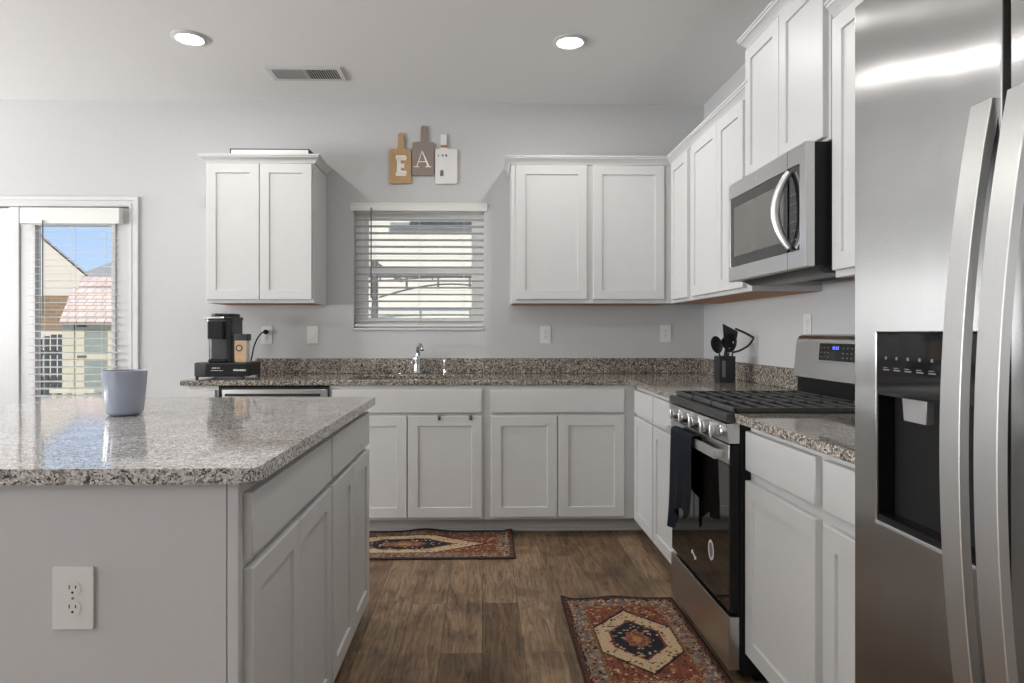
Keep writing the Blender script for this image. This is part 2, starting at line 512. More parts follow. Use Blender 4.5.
    def build(self, name, mat, parent=None, loc=None, smooth=40):
        """links everything collected as ONE mesh object. Vertices are world coordinates (or, under a parent, its frame)."""
        bm = self.bm
        bmesh.ops.recalc_face_normals(bm, faces=bm.faces)
        off = Vector((0, 0, 0))
        if parent is not None:
            off = world_loc(parent)
        elif loc is not None:
            off = Vector(loc)
        if off.length:
            bmesh.ops.translate(bm, vec=-off, verts=bm.verts)
        ang = math.radians(smooth)
        for e in bm.edges:
            if len(e.link_faces) == 2 and e.calc_face_angle(0) > ang:
                e.smooth = False
        for f in bm.faces:
            f.smooth = True
        me = bpy.data.meshes.new(name)
        bm.to_mesh(me)
        bm.free()
        for mm in (mat if isinstance(mat, (list, tuple)) else [mat]):
            me.materials.append(mm)
        o = bpy.data.objects.new(name, me)
        COL.objects.link(o)
        wn_ = o.modifiers.new('weighted_normal', 'WEIGHTED_NORMAL')
        wn_.keep_sharp = True
        if parent is not None:
            o.parent = parent
        elif loc is not None:
            o.location = loc
        return o

def world_loc(o):
    v = Vector(o.location)
    while o.parent:
        o = o.parent
        v += Vector(o.location)
    return v

def thing(name, label, cat, loc, group=None, kind=None):
    o = bpy.data.objects.new(name, None)
    o.location = loc
    o.empty_display_size = 0.05
    COL.objects.link(o)
    if label: o['label'] = label
    if cat: o['category'] = cat
    if group: o['group'] = group
    if kind: o['kind'] = kind
    return o

def tag(o, label=None, cat=None, group=None, kind=None):
    if label: o['label'] = label
    if cat: o['category'] = cat
    if group: o['group'] = group
    if kind: o['kind'] = kind
    return o

def frame(origin, u, w):
    """matrix taking local (u right, v up, w out of the face) to the world"""
    u, w = Vector(u), Vector(w)
    v = Vector((0, 0, 1))
    m = Matrix.Identity(4)
    for i in range(3):
        m[i][0], m[i][1], m[i][2], m[i][3] = u[i], v[i], w[i], origin[i]
    return m

def BACK(x, y, z):   # a face looking at the camera
    return frame((x, y, z), (1, 0, 0), (0, -1, 0))
def RIGHT(x, y, z):  # a face on the right-hand run, looking left; u runs towards the camera
    return frame((x, y, z), (0, -1, 0), (-1, 0, 0))
def ISL(x, y, z):    # the island's aisle face, looking right; u runs away from the camera
    return frame((x, y, z), (0, 1, 0), (1, 0, 0))

def rpoly(u0, u1, v0, v1, r, n=5):
    out = []
    for (cx, cy, a0) in ((u1 - r, v0 + r, -PI / 2), (u1 - r, v1 - r, 0), (u0 + r, v1 - r, PI / 2), (u0 + r, v0 + r, PI)):
        for k in range(n + 1):
            a = a0 + PI / 2 * k / n
            out.append((cx + r * math.cos(a), cy + r * math.sin(a)))
    return out

# ------------------------------------------------------------------ the room shell
WIN = (-0.868, 0.010, 1.205, 2.066)          # kitchen window opening x0,x1,z0,z1
DOORW = (-3.98, -2.362, 0.0, 2.030)          # patio doors opening
TW = 0.13
tag(MB().box(XL - TW, XR + TW, YF - TW, D + TW, -0.1, 0).build('floor', M['floor']), kind='structure')
tag(MB().box(XL - TW, XR + TW, YF - TW, D + TW, HC, HC + 0.15).build('ceiling', M['ceil']), kind='structure')
def hole(*hs):
    return lambda u, v: not any(a < u < b and c < v < d for a, b, c, d in hs)
tag(MB().cells(sorted([XL - TW, XR + TW, WIN[0], WIN[1], DOORW[0], DOORW[1]]), [0, WIN[2], DOORW[3], WIN[3], HC], hole(WIN, DOORW), 0, -TW, BACK(0, D, 0)).build('wall_back', M['wall']), kind='structure')
tag(MB().box(XR, XR + TW, YF - TW, D, 0, HC).build('wall_right', M['wall']), kind='structure')
tag(MB().cells(sorted([YF, D] + [q for ab in WIN_L for q in ab]), [0, 0.7, 2.2, HC], hole(*[(a, b, 0.7, 2.2) for a, b in WIN_L]), 0, TW,
    frame((XL, 0, 0), (0, 1, 0), (-1, 0, 0))).build('wall_left', M['wall']), kind='structure')
tag(MB().box(XL, XR, YF - TW, YF, 0, HC).build('wall_front', M['wall']), kind='structure')
tag(MB().box(DOORW[1] + 0.065, -1.71, D - 0.014, D, 0, 0.085, 0.004).build('baseboard_back', M['trim']), kind='structure')
tag(MB().box(XL, XL + 0.014, YF, D, 0, 0.085, 0.004).build('baseboard_left', M['trim']), kind='structure')

# windows out of frame that give the daylight
for i, (a, b) in enumerate(WIN_L):
    w = thing('window_%d' % (i + 2), None, None, (XL - TW, (a + b) / 2, 0.7), kind='structure')
    MB().cells([a, a + 0.05, (a + b) / 2 - 0.02, (a + b) / 2 + 0.02, b - 0.05, b], [0.7, 0.75, 1.43, 1.47, 2.15, 2.2],
        hole((a + 0.05, (a + b) / 2 - 0.02, 0.75, 1.43), ((a + b) / 2 + 0.02, b - 0.05, 0.75, 1.43), (a + 0.05, (a + b) / 2 - 0.02, 1.47, 2.15), ((a + b) / 2 + 0.02, b - 0.05, 1.47, 2.15)),
        0.05, 0.10, frame((XL, 0, 0), (0, 1, 0), (-1, 0, 0))).build('window_frame', M['trim'], w)
# kitchen window in its drywall recess
w = thing('window_1', None, None, ((WIN[0] + WIN[1]) / 2, D + 0.1, WIN[2]), kind='structure')
x0, x1, z0, z1 = WIN
zr = 1.612
def uvbox(mb, a, b, c, d, y0, y1, bev=0.0):
    return mb.box(a, b, y0, y1, c, d, bev)
MB().cells([x0, x0 + 0.045, x1 - 0.045, x1], [z0, z0 + 0.045, z1 - 0.045, z1], hole((x0 + 0.045, x1 - 0.045, z0 + 0.045, z1 - 0.045)), 0, 0.05, BACK(0, D + 0.125, 0)).build('window_frame', M['vinyl'], w)
s = MB().cells([x0 + 0.045, x0 + 0.085, x1 - 0.085, x1 - 0.045], [zr - 0.02, zr + 0.025, z1 - 0.085, z1 - 0.045], hole((x0 + 0.085, x1 - 0.085, zr + 0.025, z1 - 0.085)), 0, 0.022, BACK(0, D + 0.118, 0)).build('upper_sash', M['vinyl'], w)
MB().box(x0 + 0.085, x1 - 0.085, D + 0.104, D + 0.108, zr + 0.025, z1 - 0.085).build('pane', M['glass'], s)
s = MB().cells([x0 + 0.045, x0 + 0.085, x1 - 0.085, x1 - 0.045], [z0 + 0.045, z0 + 0.085, zr - 0.02, zr + 0.022], hole((x0 + 0.085, x1 - 0.085, z0 + 0.085, zr - 0.02)), 0, 0.022, BACK(0, D + 0.095, 0)).build('lower_sash', M['vinyl'], w)
MB().box(x0 + 0.085, x1 - 0.085, D + 0.080, D + 0.084, z0 + 0.085, zr - 0.02).build('pane', M['glass'], s)
MB().box(x0 - 0.0, x1 + 0.0, D - 0.012, D + 0.075, z0, z0 + 0.016, 0.004).build('window_sill', M['trim'], w)

def blind(name, label, xa, xb, ztop, zbot, y, pitch, val_h, wand_x, wand_z, tilt, val_x=None, ret=0.02):
    t = thing(name, label, 'blind', ((xa + xb) / 2, y, zbot))
    va, vb = val_x or (xa - 0.008, xb + 0.008)
    MB().box(va, vb, y - 0.036, y - 0.028, ztop - val_h, ztop, 0.003).box(va, va + 0.008, y - 0.03, y + ret, ztop - val_h, ztop).box(vb - 0.008, vb, y - 0.03, y + ret, ztop - val_h, ztop).box(va + 0.004, vb - 0.004, y - 0.038, y - 0.03, ztop - 0.014, ztop - 0.004, 0.002).build('valance', M['blind'], t)
    MB().box(xa, xb, y - 0.022, y + 0.022, ztop - 0.045, ztop - 0.004).build('headrail', M['blind'], t)
    mb = MB()
    n = int((ztop - val_h - zbot - 0.02) / pitch)
    for k in range(n + 1):
        zc = zbot + 0.028 + k * pitch
        mb.box(xa, xb, -0.0245, 0.0245, -0.0011, 0.0011, 0.0006, 1, Matrix.Translation((0, y, zc)) @ Matrix.Rotation(tilt, 4, 'X'))
    mb.build('slats', M['blind'], t)
    MB().box(xa, xb, y - 0.025, y + 0.025, zbot - 0.006, zbot + 0.010, 0.003).build('bottom_rail', M['blind'], t)
    mb = MB()
    for fx in (0.15, 0.5, 0.85):
        x = xa + (xb - xa) * fx
        for yy in (y - 0.026, y + 0.026):
            mb.tube([(x, yy, zbot), (x, yy, ztop - 0.04)], 0.0011, 5)
    mb.build('ladder_cords', M['cord'], t)
    MB().tube([(wand_x, y - 0.044, ztop - val_h + 0.02), (wand_x, y - 0.045, wand_z)], 0.0045, 8).build('tilt_wand', M['wand'], t)
    return t

blind('window_blind', 'white horizontal slat blind hanging in the window above the sink', x0 + 0.006, x1 - 0.006, z1 - 0.002, z0 + 0.03, D + 0.026, 0.0462, 0.055, -0.748, 1.42, math.radians(-9), (x0 - 0.022, x1 + 0.024), -0.0265)

# patio door with its glass and the neighbouring leaf
dx0, dx1 = -3.085, -2.366
d = thing('door_1', None, None, ((dx0 + dx1) / 2, D + 0.05, 0), kind='structure')
GL = (-2.982, -2.482, 0.26, 1.905)
MB().cells([dx0, GL[0], GL[1], dx1], [0.012, GL[2], GL[3], 2.022], hole(GL), 0, 0.045, BACK(0, D + 0.055, 0)).build('door_slab', M['trim'], d)
MB().cells([GL[0] - 0.028, GL[0], GL[1], GL[1] + 0.028], [GL[2] - 0.028, GL[2], GL[3], GL[3] + 0.028], hole(GL), 0, 0.010, BACK(0, D + 0.0095, 0), 0.003).build('glazing_bead', M['trim'], d)
MB().box(GL[0], GL[1], D + 0.028, D + 0.034, GL[2], GL[3]).build('pane', M['glass'], d)
d = thing('door_2', None, None, (-3.55, D + 0.05, 0), kind='structure')
MB().box(-3.97, -3.158, D + 0.01, D + 0.055, 0.012, 2.022, 0.003).build('door_slab', M['trim'], d)
MB().box(-3.155, -3.088, D - 0.004, D + 0.09, 0, 2.028, 0.004).build('mullion_post', M['trim'], d)
cp = [(0, 0), (0.018, 0), (0.018, 0.012), (0.014, 0.020), (0.014, 0.034), (0.010, 0.044), (0.010, 0.058), (0.0, 0.066)]
mb = MB()
def casing(mb, a, b, c, d_):
    # three stepped boards make the moulded casing
    mb.cells([a - 0.066, a, b, b + 0.066], [0, d_, d_ + 0.066], lambda u, v: not (a < u < b and v < d_), 0, 0.010, BACK(0, D, 0), 0.002)
    mb.cells([a - 0.066, a - 0.040, b + 0.040, b + 0.066], [0, d_ + 0.040, d_ + 0.066], lambda u, v: not (a - 0.04 < u < b + 0.04 and v < d_ + 0.04), 0.0095, 0.019, BACK(0, D, 0), 0.003)
    mb.cells([a - 0.022, a - 0.010, b + 0.010, b + 0.022], [0, d_ + 0.010, d_ + 0.022], lambda u, v: not (a - 0.01 < u < b + 0.01 and v < d_ + 0.01), 0.0095, 0.014, BACK(0, D, 0), 0.002)
casing(mb, DOORW[0], DOORW[1], 0, DOORW[3])
tag(mb.build('trim_1', M['trim']), kind='structure')
blind('door_blind', 'white horizontal slat blind hanging over the glass of the patio door', -3.005, -2.425, 2.012, 0.22, D - 0.030, 0.0475, 0.105, -2.885, 1.31, math.radians(7), (-3.04, -2.395))

# ------------------------------------------------------------------ cabinets
CROWN = [(0, 0), (0.008, 0), (0.010, 0.009), (0.016, 0.014), (0.027, 0.030), (0.033, 0.033), (0.034, 0.040), (0.039, 0.042), (0.039, 0.051), (0, 0.051)]
FT = 0.020
def fronts(t, mtx, items):
    for kind, u0, u1, v0, v1 in items:
        if kind == 'door':
            MB().shaker(u0, u1, v0, v1, 0.001, FT, mtx).build('door', M['cab'], t)
        else:
            MB().slabfront(u0, u1, v0, v1, 0.001, FT, mtx).build('drawer' if kind == 'drawer' else 'false_front', M['cab'], t)

def wall_cab(label, mtx, w, h, dep, items, crown=None, crown_segs=None, cz=None, group='white wall cabinets', pre=0.0):
    o = mtx @ Vector((w / 2, 0, -dep))
    t = thing('wall_cabinet', label, 'cabinet', o, group)
    MB().box(-pre, w, 0.001, h, -dep + 0.002, 0, 0.0015, 1, mtx).build('carcass', M['cab'], t)
    MB().box(-pre + 0.012, w - 0.012, 0.0, 0.0012, -dep + 0.004, -0.020, 0, 1, mtx).build('bottom_panel', M['under'], t)
    fronts(t, mtx, items)
    if crown:
        z = mtx.translation.z + (cz if cz is not None else h - 0.012)
        MB().sweep(crown, [(a, z + b) for a, b in CROWN], crown_segs).build('crown_molding', M['cab'], t)
    return t

UB, UH = 1.372, 0.886
FY = D - 0.315
FX = XR - 0.315
# left of the window
xa, xb = -1.722, -1.052
wall_cab('white two-door wall cabinet left of the window, above the coffee maker', BACK(xa, FY, UB), xb - xa, UH, 0.315,
         [('door', 0.010, 0.3335, 0.022, 0.868), ('door', 0.3375, xb - xa - 0.012, 0.022, 0.868)],
         [(xa, D), (xa, FY), (xb, FY), (xb, D)], None)
# right of the window
xa = 0.183
w_ = FX - xa
wall_cab('white two-door wall cabinet right of the window, filling the back corner', BACK(xa, FY, UB), w_, UH, 0.315,
         [('door', 0.028, 0.474, 0.026, 0.868), ('door', 0.512, 0.963, 0.026, 0.868)],
         [(xa, D), (xa, FY), (FX, FY), (FX, 2.9)], [0, 1])
# right wall, narrow single door in the corner
yc = 3.727
wall_cab('narrow single-door white wall cabinet at the corner on the right wall', RIGHT(FX, FY - 0.001, UB), FY - 0.001 - yc, UH, 0.315,
         [('door', 0.063, 0.382, 0.020, 0.868)],
         [(0, FY), (FX, FY), (FX, yc + 0.001), (FX, 2.0)], [1])
ye = 2.895
wall_cab('white two-door wall cabinet between the corner and the microwave', RIGHT(FX, yc - 0.001, UB), yc - 0.001 - ye, UH, 0.315,
         [('door', 0.040, 0.444, 0.020, 0.868), ('door', 0.448, 0.775, 0.020, 0.868)],
         [(FX, yc - 0.0005), (FX, ye), (XR, ye)], [0])
# raised cabinet above the microwave
yb0, yb1 = 2.893, 2.207
wall_cab('short white two-door cabinet mounted high above the microwave', RIGHT(FX - 0.015, yb0, 1.842), yb0 - yb1, 0.616, 0.329,
         [('door', 0.010, 0.338, 0.012, 0.590), ('door', 0.342, 0.672, 0.012, 0.590)],
         [(XR, yb0), (FX - 0.015, yb0), (FX - 0.015, yb1), (XR, yb1)], None, 0.604)
yn = 1.22
wall_cab('tall white wall cabinet between the microwave and the refrigerator', RIGHT(FX, yb1 - 0.003, UB), yb1 - 0.003 - yn, UH + 0.012, 0.315,
         [('door', 0.016, 0.470, 0.024, 0.868), ('door', 0.474, 0.930, 0.024, 0.868)],
         [(FX, yb1 - 0.003), (FX, yn), (XR, yn)], [0], 0.88)

BH = 0.883
def base_cab(label, mtx, w, dep, items, toe_ext=(0, 0), group='white base cabinets', toe_in=0.09, well=None):
    o = mtx @ Vector((w / 2, 0, -dep)); o.z = 0
    t = thing('base_cabinet', label, 'cabinet', o, group)
    if well:   # open inside for the sink
        mb = MB().box(0, w, 0.102, 0.69, -dep, 0, 0.0015, 1, mtx)
        mb.box(0, w, 0.6902, BH, -0.018, 0, 0, 1, mtx).box(0, 0.018, 0.6902, BH, -dep, -0.0182, 0, 1, mtx).box(w - 0.018, w, 0.6902, BH, -dep, -0.0182, 0, 1, mtx)
    else:
        mb = MB().box(0, w, 0.102, BH, -dep, 0, 0.0015, 1, mtx)
    mb.build('carcass', M['cab'], t)
    MB().box(toe_ext[0], w + toe_ext[1], 0.001, 0.1015, -dep, -toe_in, 0, 1, mtx).box(toe_ext[0], w + toe_ext[1], 0.001, 0.020, -toe_in, -toe_in + 0.012, 0.003, 1, mtx).build('toe_kick', M['cab'], t)
    fronts(t, mtx, items)
    return t

BY = D - 0.632
BD = 0.63
base_cab('slim white base cabinet under the coffee maker end of the counter', BACK(-1.700, BY, 0), 0.182, BD, [('drawer', 0.012, 0.168, 0.724, 0.858), ('door', 0.012, 0.168, 0.120, 0.704)], toe_in=0.115)
sw0 = -0.884
base_cab('white sink base cabinet with one long false drawer front', BACK(sw0, BY, 0), 0.893, BD,
         [('false', 0.018, 0.880, 0.724, 0.858), ('door', 0.018, 0.447, 0.120, 0.706), ('door', 0.454, 0.880, 0.120, 0.706)], toe_in=0.115, well=True)
base_cab('white base cabinet with wide drawer right of the sink cabinet', BACK(0.010, BY, 0), XR - 0.612 - 0.012, BD,
         [('drawer', 0.040, 0.814, 0.724, 0.858), ('door', 0.040, 0.423, 0.120, 0.706), ('door', 0.430, 0.814, 0.120, 0.706)], toe_in=0.115, toe_ext=(0, 0.085))
BX = XR - 0.610
base_cab('white base cabinet with two narrow drawers between corner and range', RIGHT(BX, BY - 0.002, 0), BY - 0.002 - 2.892, 0.608,
         [('drawer', 0.028, 0.432, 0.724, 0.858), ('drawer', 0.450, 0.880, 0.724, 0.858), ('door', 0.028, 0.432, 0.106, 0.706), ('door', 0.450, 0.880, 0.106, 0.706)])
nb0 = 2.202
base_cab('white base cabinet between the range and the refrigerator', RIGHT(BX + 0.005, nb0, 0), nb0 - 1.20, 0.600,
         [('drawer', 0.003, 0.468, 0.724, 0.856), ('drawer', 0.510, 0.960, 0.724, 0.856), ('door', 0.003, 0.468, 0.106, 0.690), ('door', 0.510, 0.960, 0.106, 0.690)])

# dishwasher: only its top edge shows behind the island
t = thing('dishwasher', 'stainless dishwasher under the counter left of the sink cabinet', 'dishwasher', (-1.2, D - 0.3, 0))
MB().box(-1.505, -0.8865, BY + 0.002, D - 0.02, 0.102, 0.878).build('tub_body', M['black'], t)
MB().box(-1.492, -0.890, BY - 0.024, BY + 0.001, 0.115, 0.862, 0.003).build('front_panel', M['steel'], t)
MB().cells([-1.498, -1.4925, -0.8895, -0.884 + 0.0], [0.115, 0.8625, 0.872], hole((-1.4925, -0.8895, 0.0, 0.8625)), -0.001, 0.0245, BACK(0, BY, 0)).build('top_gasket', M['blackpl'], t)
MB().box(-1.475, -0.930, BY - 0.0262, BY - 0.0242, 0.822, 0.838, 0.0005).build('pocket_handle', M['blackpl'], t)
MB().box(-1.510, -0.891, BY + 0.14, BY + 0.16, 0.002, 0.1).build('toe_kick', M['black'], t)

# ------------------------------------------------------------------ counters
CT0, CT1 = 0.884, 0.914
CYF = D - 0.655           # front edge of the back counter
CXF = XR - 0.652          # front edge of the right counter
t = thing('countertop', 'brown speckled granite L-shaped countertop with sink cutout along the back wall', 'countertop', (0, D - 0.3, CT0))
SK = (-0.800, -0.060, D - 0.545, D - 0.145)
def lshape(u, v):
    if SK[0] < u < SK[1] and SK[2] < v < SK[3]:
        return False
    return v > CYF or u > CXF
MB().cells(sorted([-1.731, SK[0], SK[1], CXF, XR - 0.001]), sorted([2.890, CYF, SK[2], SK[3], D - 0.001]), lshape, CT0, CT1, None, 0.004).build('counter_slab', M['gran'], t)
MB().box(-1.52, XR - 0.002, D - 0.021, D - 0.001, CT1 + 0.0004, 1.016, 0.003).box(XR - 0.021, XR - 0.001, 2.890, D - 0.0215, CT1 + 0.0004, 1.016, 0.003).build('backsplash', M['gran'], t)
t = thing('countertop', 'short granite countertop between the range and the refrigerator', 'countertop', (1.2, 1.7, CT0))
MB().box(CXF - 0.008, XR - 0.001, 1.195, nb0 + 0.002, CT0, CT1, 0.004).build('counter_slab', M['gran'], t)
MB().box(XR - 0.021, XR - 0.001, 1.195, nb0 + 0.002, CT1 + 0.0004, 1.016, 0.003).build('backsplash', M['gran'], t)

# sink, faucet, sprayer
t = thing('sink', 'stainless undermount sink set into the granite counter below the window', 'sink', (-0.43, D - 0.345, 0.70))
mb = MB()
a, b, c, e = SK[0] + 0.004, SK[1] - 0.004, SK[2] + 0.004, SK[3] - 0.004
z = 0.715
mb.cells([a, a + 0.004, b - 0.004, b], [c, c + 0.004, e - 0.004, e], hole((a + 0.004, b - 0.004, c + 0.004, e - 0.004)), z, 0.8825)
mb.box(a, b, c, e, z - 0.004, z)
mb.build('basin', M['steel'], t)
MB().lathe([(0.045, 0), (0.045, 0.004), (0.036, 0.006)], (-0.43, D - 0.345, z + 0.0005), 24).build('drain', M['chrome'], t)
fx, fy = -0.432, D - 0.085
t = thing('faucet', 'chrome single-lever kitchen faucet with curved spout below the window', 'faucet', (fx, fy, CT1))
MB().prism(rpoly(fx - 0.13, fx + 0.13, fy - 0.028, fy + 0.028, 0.027), CT1 + 0.0006, CT1 + 0.009, None, 0.002).build('deck_plate', M['chrome'], t)
MB().lathe([(0.030, 0.009), (0.028, 0.016), (0.022, 0.024), (0.021, 0.085), (0.023, 0.088), (0.023, 0.112), (0.018, 0.122)], (fx, fy, CT1), 24).build('body', M['chrome'], t)
pts = [(fx, fy, CT1 + 0.11), (fx + 0.006, fy - 0.002, CT1 + 0.145)]
for k in range(13):
    a = PI - k * (PI * 0.92) / 12
    pts.append((fx + 0.008 + 0.016 + 0.020 * math.cos(a), fy - 0.02 - 0.11 * (1 + math.cos(a)) / 2, CT1 + 0.150 + 0.044 * math.sin(a)))
MB().tube(pts, [0.015] * 3 + [0.013] * (len(pts) - 5) + [0.014, 0.014], 14).build('spout', M['chrome'], t)
MB().tube([(fx, fy, CT1 + 0.10), (fx - 0.018, fy - 0.004, CT1 + 0.105), (fx - 0.040, fy - 0.010, CT1 + 0.075)], [0.010, 0.008, 0.006], 10).build('lever', M['chrome'], t)
sx, sy = -0.247, D - 0.085
t = thing('side_sprayer', 'small chrome side sprayer standing right of the faucet', 'sprayer', (sx, sy, CT1))
MB().lathe([(0.022, 0.0006), (0.022, 0.006), (0.013, 0.012), (0.012, 0.03)], (sx, sy, CT1), 20).build('base_ring', M['chrome'], t)
MB().lathe([(0.010, 0.03), (0.013, 0.045), (0.014, 0.075), (0.016, 0.09), (0.013, 0.098)], (sx, sy, CT1), 20).build('spray_head', M['silver'], t)

# ------------------------------------------------------------------ island
IX0, IX1, IY0, IY1 = -1.775, -0.452, 1.326, 2.796
IFX = -0.495
ITX = -1.42
base_a = base_cab('island base cabinet nearer the camera with wide drawer front', ISL(IFX, 1.3685, 0), 0.722, 0.60,
         [('drawer', 0.003, 0.714, 0.722, 0.856), ('door', 0.003, 0.356, 0.070, 0.700), ('door', 0.361, 0.714, 0.070, 0.700)], group='island base cabinets')
base_b = base_cab('island base cabinet farther from the camera, facing the range', ISL(IFX, 2.0915, 0), 0.690, 0.60,
         [('drawer', 0.012, 0.682, 0.722, 0.856), ('door', 0.012, 0.345, 0.070, 0.700), ('door', 0.350, 0.682, 0.070, 0.700)], group='island base cabinets')
t = thing('kitchen_island', 'white painted island body with flat end panel facing the camera', 'island', (-1.0, 1.36, 0))
MB().box(ITX, -0.5195, 1.348, 1.366, 0.001, BH, 0.001).build('end_panel', M['islandp'], t)
MB().box(-0.5180, -0.495, 1.348, 1.3675, 0.001, BH, 0.002).build('corner_stile', M['islandp'], t)
MB().box(ITX, -1.104, 1.3665, 2.762, 0.001, BH, 0.001).build('back_section', M['islandp'], t)
t = MB()
r_ = 0.035
pl = []
for (cx_, cy_, a0, r_) in ((IX1, IY0, -PI / 2, 0.032), (IX1, IY1, 0, 0.008), (IX0, IY1, PI / 2, 0.02), (IX0, IY0, PI, 0.032)):
    ox, oy = cx_ + (-r_ if cx_ == IX1 else r_), cy_ + (r_ if cy_ == IY0 else -r_)
    pl += [(ox + r_ * math.cos(a0 + PI / 2 * k / 6), oy + r_ * math.sin(a0 + PI / 2 * k / 6)) for k in range(7)]
t.prism(pl, CT0, CT1 + 0.002, None, 0.006)
tag(t.build('island_countertop', M['gran2'], None, (-1.1, 2.06, CT0)), 'pale speckled granite slab on the island with rounded corners', 'countertop')

# mug / jar
mx, my = -1.180, 2.20
prof = [(0.042, 0.0), (0.051, 0.004), (0.056, 0.014), (0.0615, 0.06), (0.0650, 0.110), (0.0670, 0.144), (0.0642, 0.146), (0.062, 0.138), (0.058, 0.06), (0.049, 0.016), (0.0, 0.014)]
tag(MB().lathe(prof, (mx, my, CT1 + 0.003), 40, None, True, False).build('cup', M['mug'], None, (mx, my, CT1 + 0.003), 50), 'blue-grey glazed cup standing on the island counter', 'cup')

# ------------------------------------------------------------------ outlets
def plate(mtx, label, kind, group='white wall plates', cat='outlet', h=0.118, w=0.072):
    o = mtx.translation
    t = thing('wall_outlet' if kind != 'switch' else 'wall_switch', label, cat, o, group)
    MB().prism(rpoly(-w / 2, w / 2, -h / 2, h / 2, 0.004, 3), 0.0006, 0.006, mtx, 0.002).build('cover_plate', M['whitepl'], t)
    if kind == 'switch':
        MB().box(-0.0165, 0.0165, -0.033, 0.033, 0.006, 0.0085, 0.001, 1, mtx).build('rocker', M['whitepl'], t)
        return t
    for sv in (0.0195, -0.0195):
        r = MB()
        pl = [(0.0165 * math.cos(a), max(-0.0142, min(0.0142, 0.0165 * math.sin(a))) + sv) for a in [2 * PI * k / 28 for k in range(28)]]
        r.prism(pl, 0.0055, 0.0072, mtx)
        ro = r.build('receptacle', M['whitepl'], t)
        s = MB()
        s.box(-0.0075, -0.0052, sv - 0.0005, sv + 0.0075, 0.0068, 0.00735, 0, 1, mtx)
        s.box(0.0052, 0.0075, sv + 0.0003, sv + 0.0067, 0.0068, 0.00735, 0, 1, mtx)
        s.prism([(0.0026 * math.cos(2 * PI * k / 12), sv - 0.0075 + 0.0026 * math.sin(2 * PI * k / 12)) for k in range(12)], 0.0068, 0.00735, mtx)
        s.build('slots', M['slot'], ro)
    MB().prism([(0.0024 * math.cos(2 * PI * k / 12), 0.0024 * math.sin(2 * PI * k / 12)) for k in range(12)], 0.006, 0.0068, mtx).build('screw', M['grypl'], t)
    return t
plate(BACK(-1.448, D, 1.173), 'white outlet behind the coffee maker with its plug in', 'outlet')
plate(BACK(-1.144, D, 1.173), 'white rocker switch plate left of the window below the wall cabinet', 'switch', cat='switch')
plate(BACK(0.428, D, 1.176), 'white outlet on the back wall nearest the window, above the backsplash', 'outlet')
plate(BACK(1.247, D, 1.184), 'white outlet on the back wall in the corner', 'outlet')
plate(RIGHT(XR, 3.02, 1.215), 'white outlet on the right wall behind the range', 'outlet')
plate(BACK(-0.823, 1.348, 0.653), 'white outlet set in the end panel of the island', 'outlet', h=0.127, w=0.082)

# ------------------------------------------------------------------ ceiling fixtures
for i, (x, y) in enumerate(CANS):
    lab = ['recessed ceiling light toward the left, above the patio door side', 'recessed ceiling light right of the vent, above the aisle'][i] if i < 2 else ['recessed light over the near end of the island', 'recessed light over the aisle near the camera', 'recessed light near the left wall', 'recessed light behind the camera on the left', 'recessed light behind the camera on the right'][i - 2]
    t = thing('ceiling_light', lab, 'light', (x, y, HC), 'recessed ceiling lights')
    MB().lathe([(0.092, -0.0006), (0.092, -0.004), (0.086, -0.008), (0.072, -0.012), (0.066, -0.006), (0.066, -0.0006)], (x, y, HC), 40, None, False, False).build('trim_ring', M['trim'], t)
    MB().lathe([(0.0, -0.0165), (0.040, -0.0155), (0.0655, -0.008)], (x, y, HC), 40, None, False, False).build('lens', M['lampglow'], t)
    lamp('can_lamp', 'AREA', (x, y, HC - 0.02), (0, 0, 0), CAN_W, (1.0, 0.98, 0.95), shape='DISK', size=0.13)
t = thing('ceiling_vent', 'white rectangular air vent register in the ceiling', 'vent', (-1.05, 3.963, HC))
va = (-1.272, -0.828, 3.862, 4.064)
MB().cells([va[0], va[0] + 0.032, va[1] - 0.032, va[1]], [va[2], va[2] + 0.03, va[3] - 0.03, va[3]], hole((va[0] + 0.032, va[1] - 0.032, va[2] + 0.03, va[3] - 0.03)), HC - 0.010, HC - 0.0006, None, 0.003).box(-1.054, -1.046, va[2] + 0.03, va[3] - 0.03, HC - 0.010, HC - 0.002).build('vent_frame', M['trim'], t)
MB().box(va[0] + 0.03, va[1] - 0.03, va[2] + 0.028, va[3] - 0.028, HC - 0.0012, HC - 0.0006).build('duct_opening', M['slot'], t)
for side, (a, b, ang) in enumerate(((va[0] + 0.036, -1.056, -40), (-1.044, va[1] - 0.036, 40))):
    mb = MB()
    n = 13
    for k in range(n):
        x = a + (b - a) * (k + 0.5) / n
        mb.box(-0.0065, 0.0065, va[2] + 0.031, va[3] - 0.031, -0.0005, 0.0005, 0, 1, Matrix.Translation((x, 0, HC - 0.0062)) @ Matrix.Rotation(math.radians(ang), 4, 'Y'))
    mb.build('louvers', M['trim'], t)

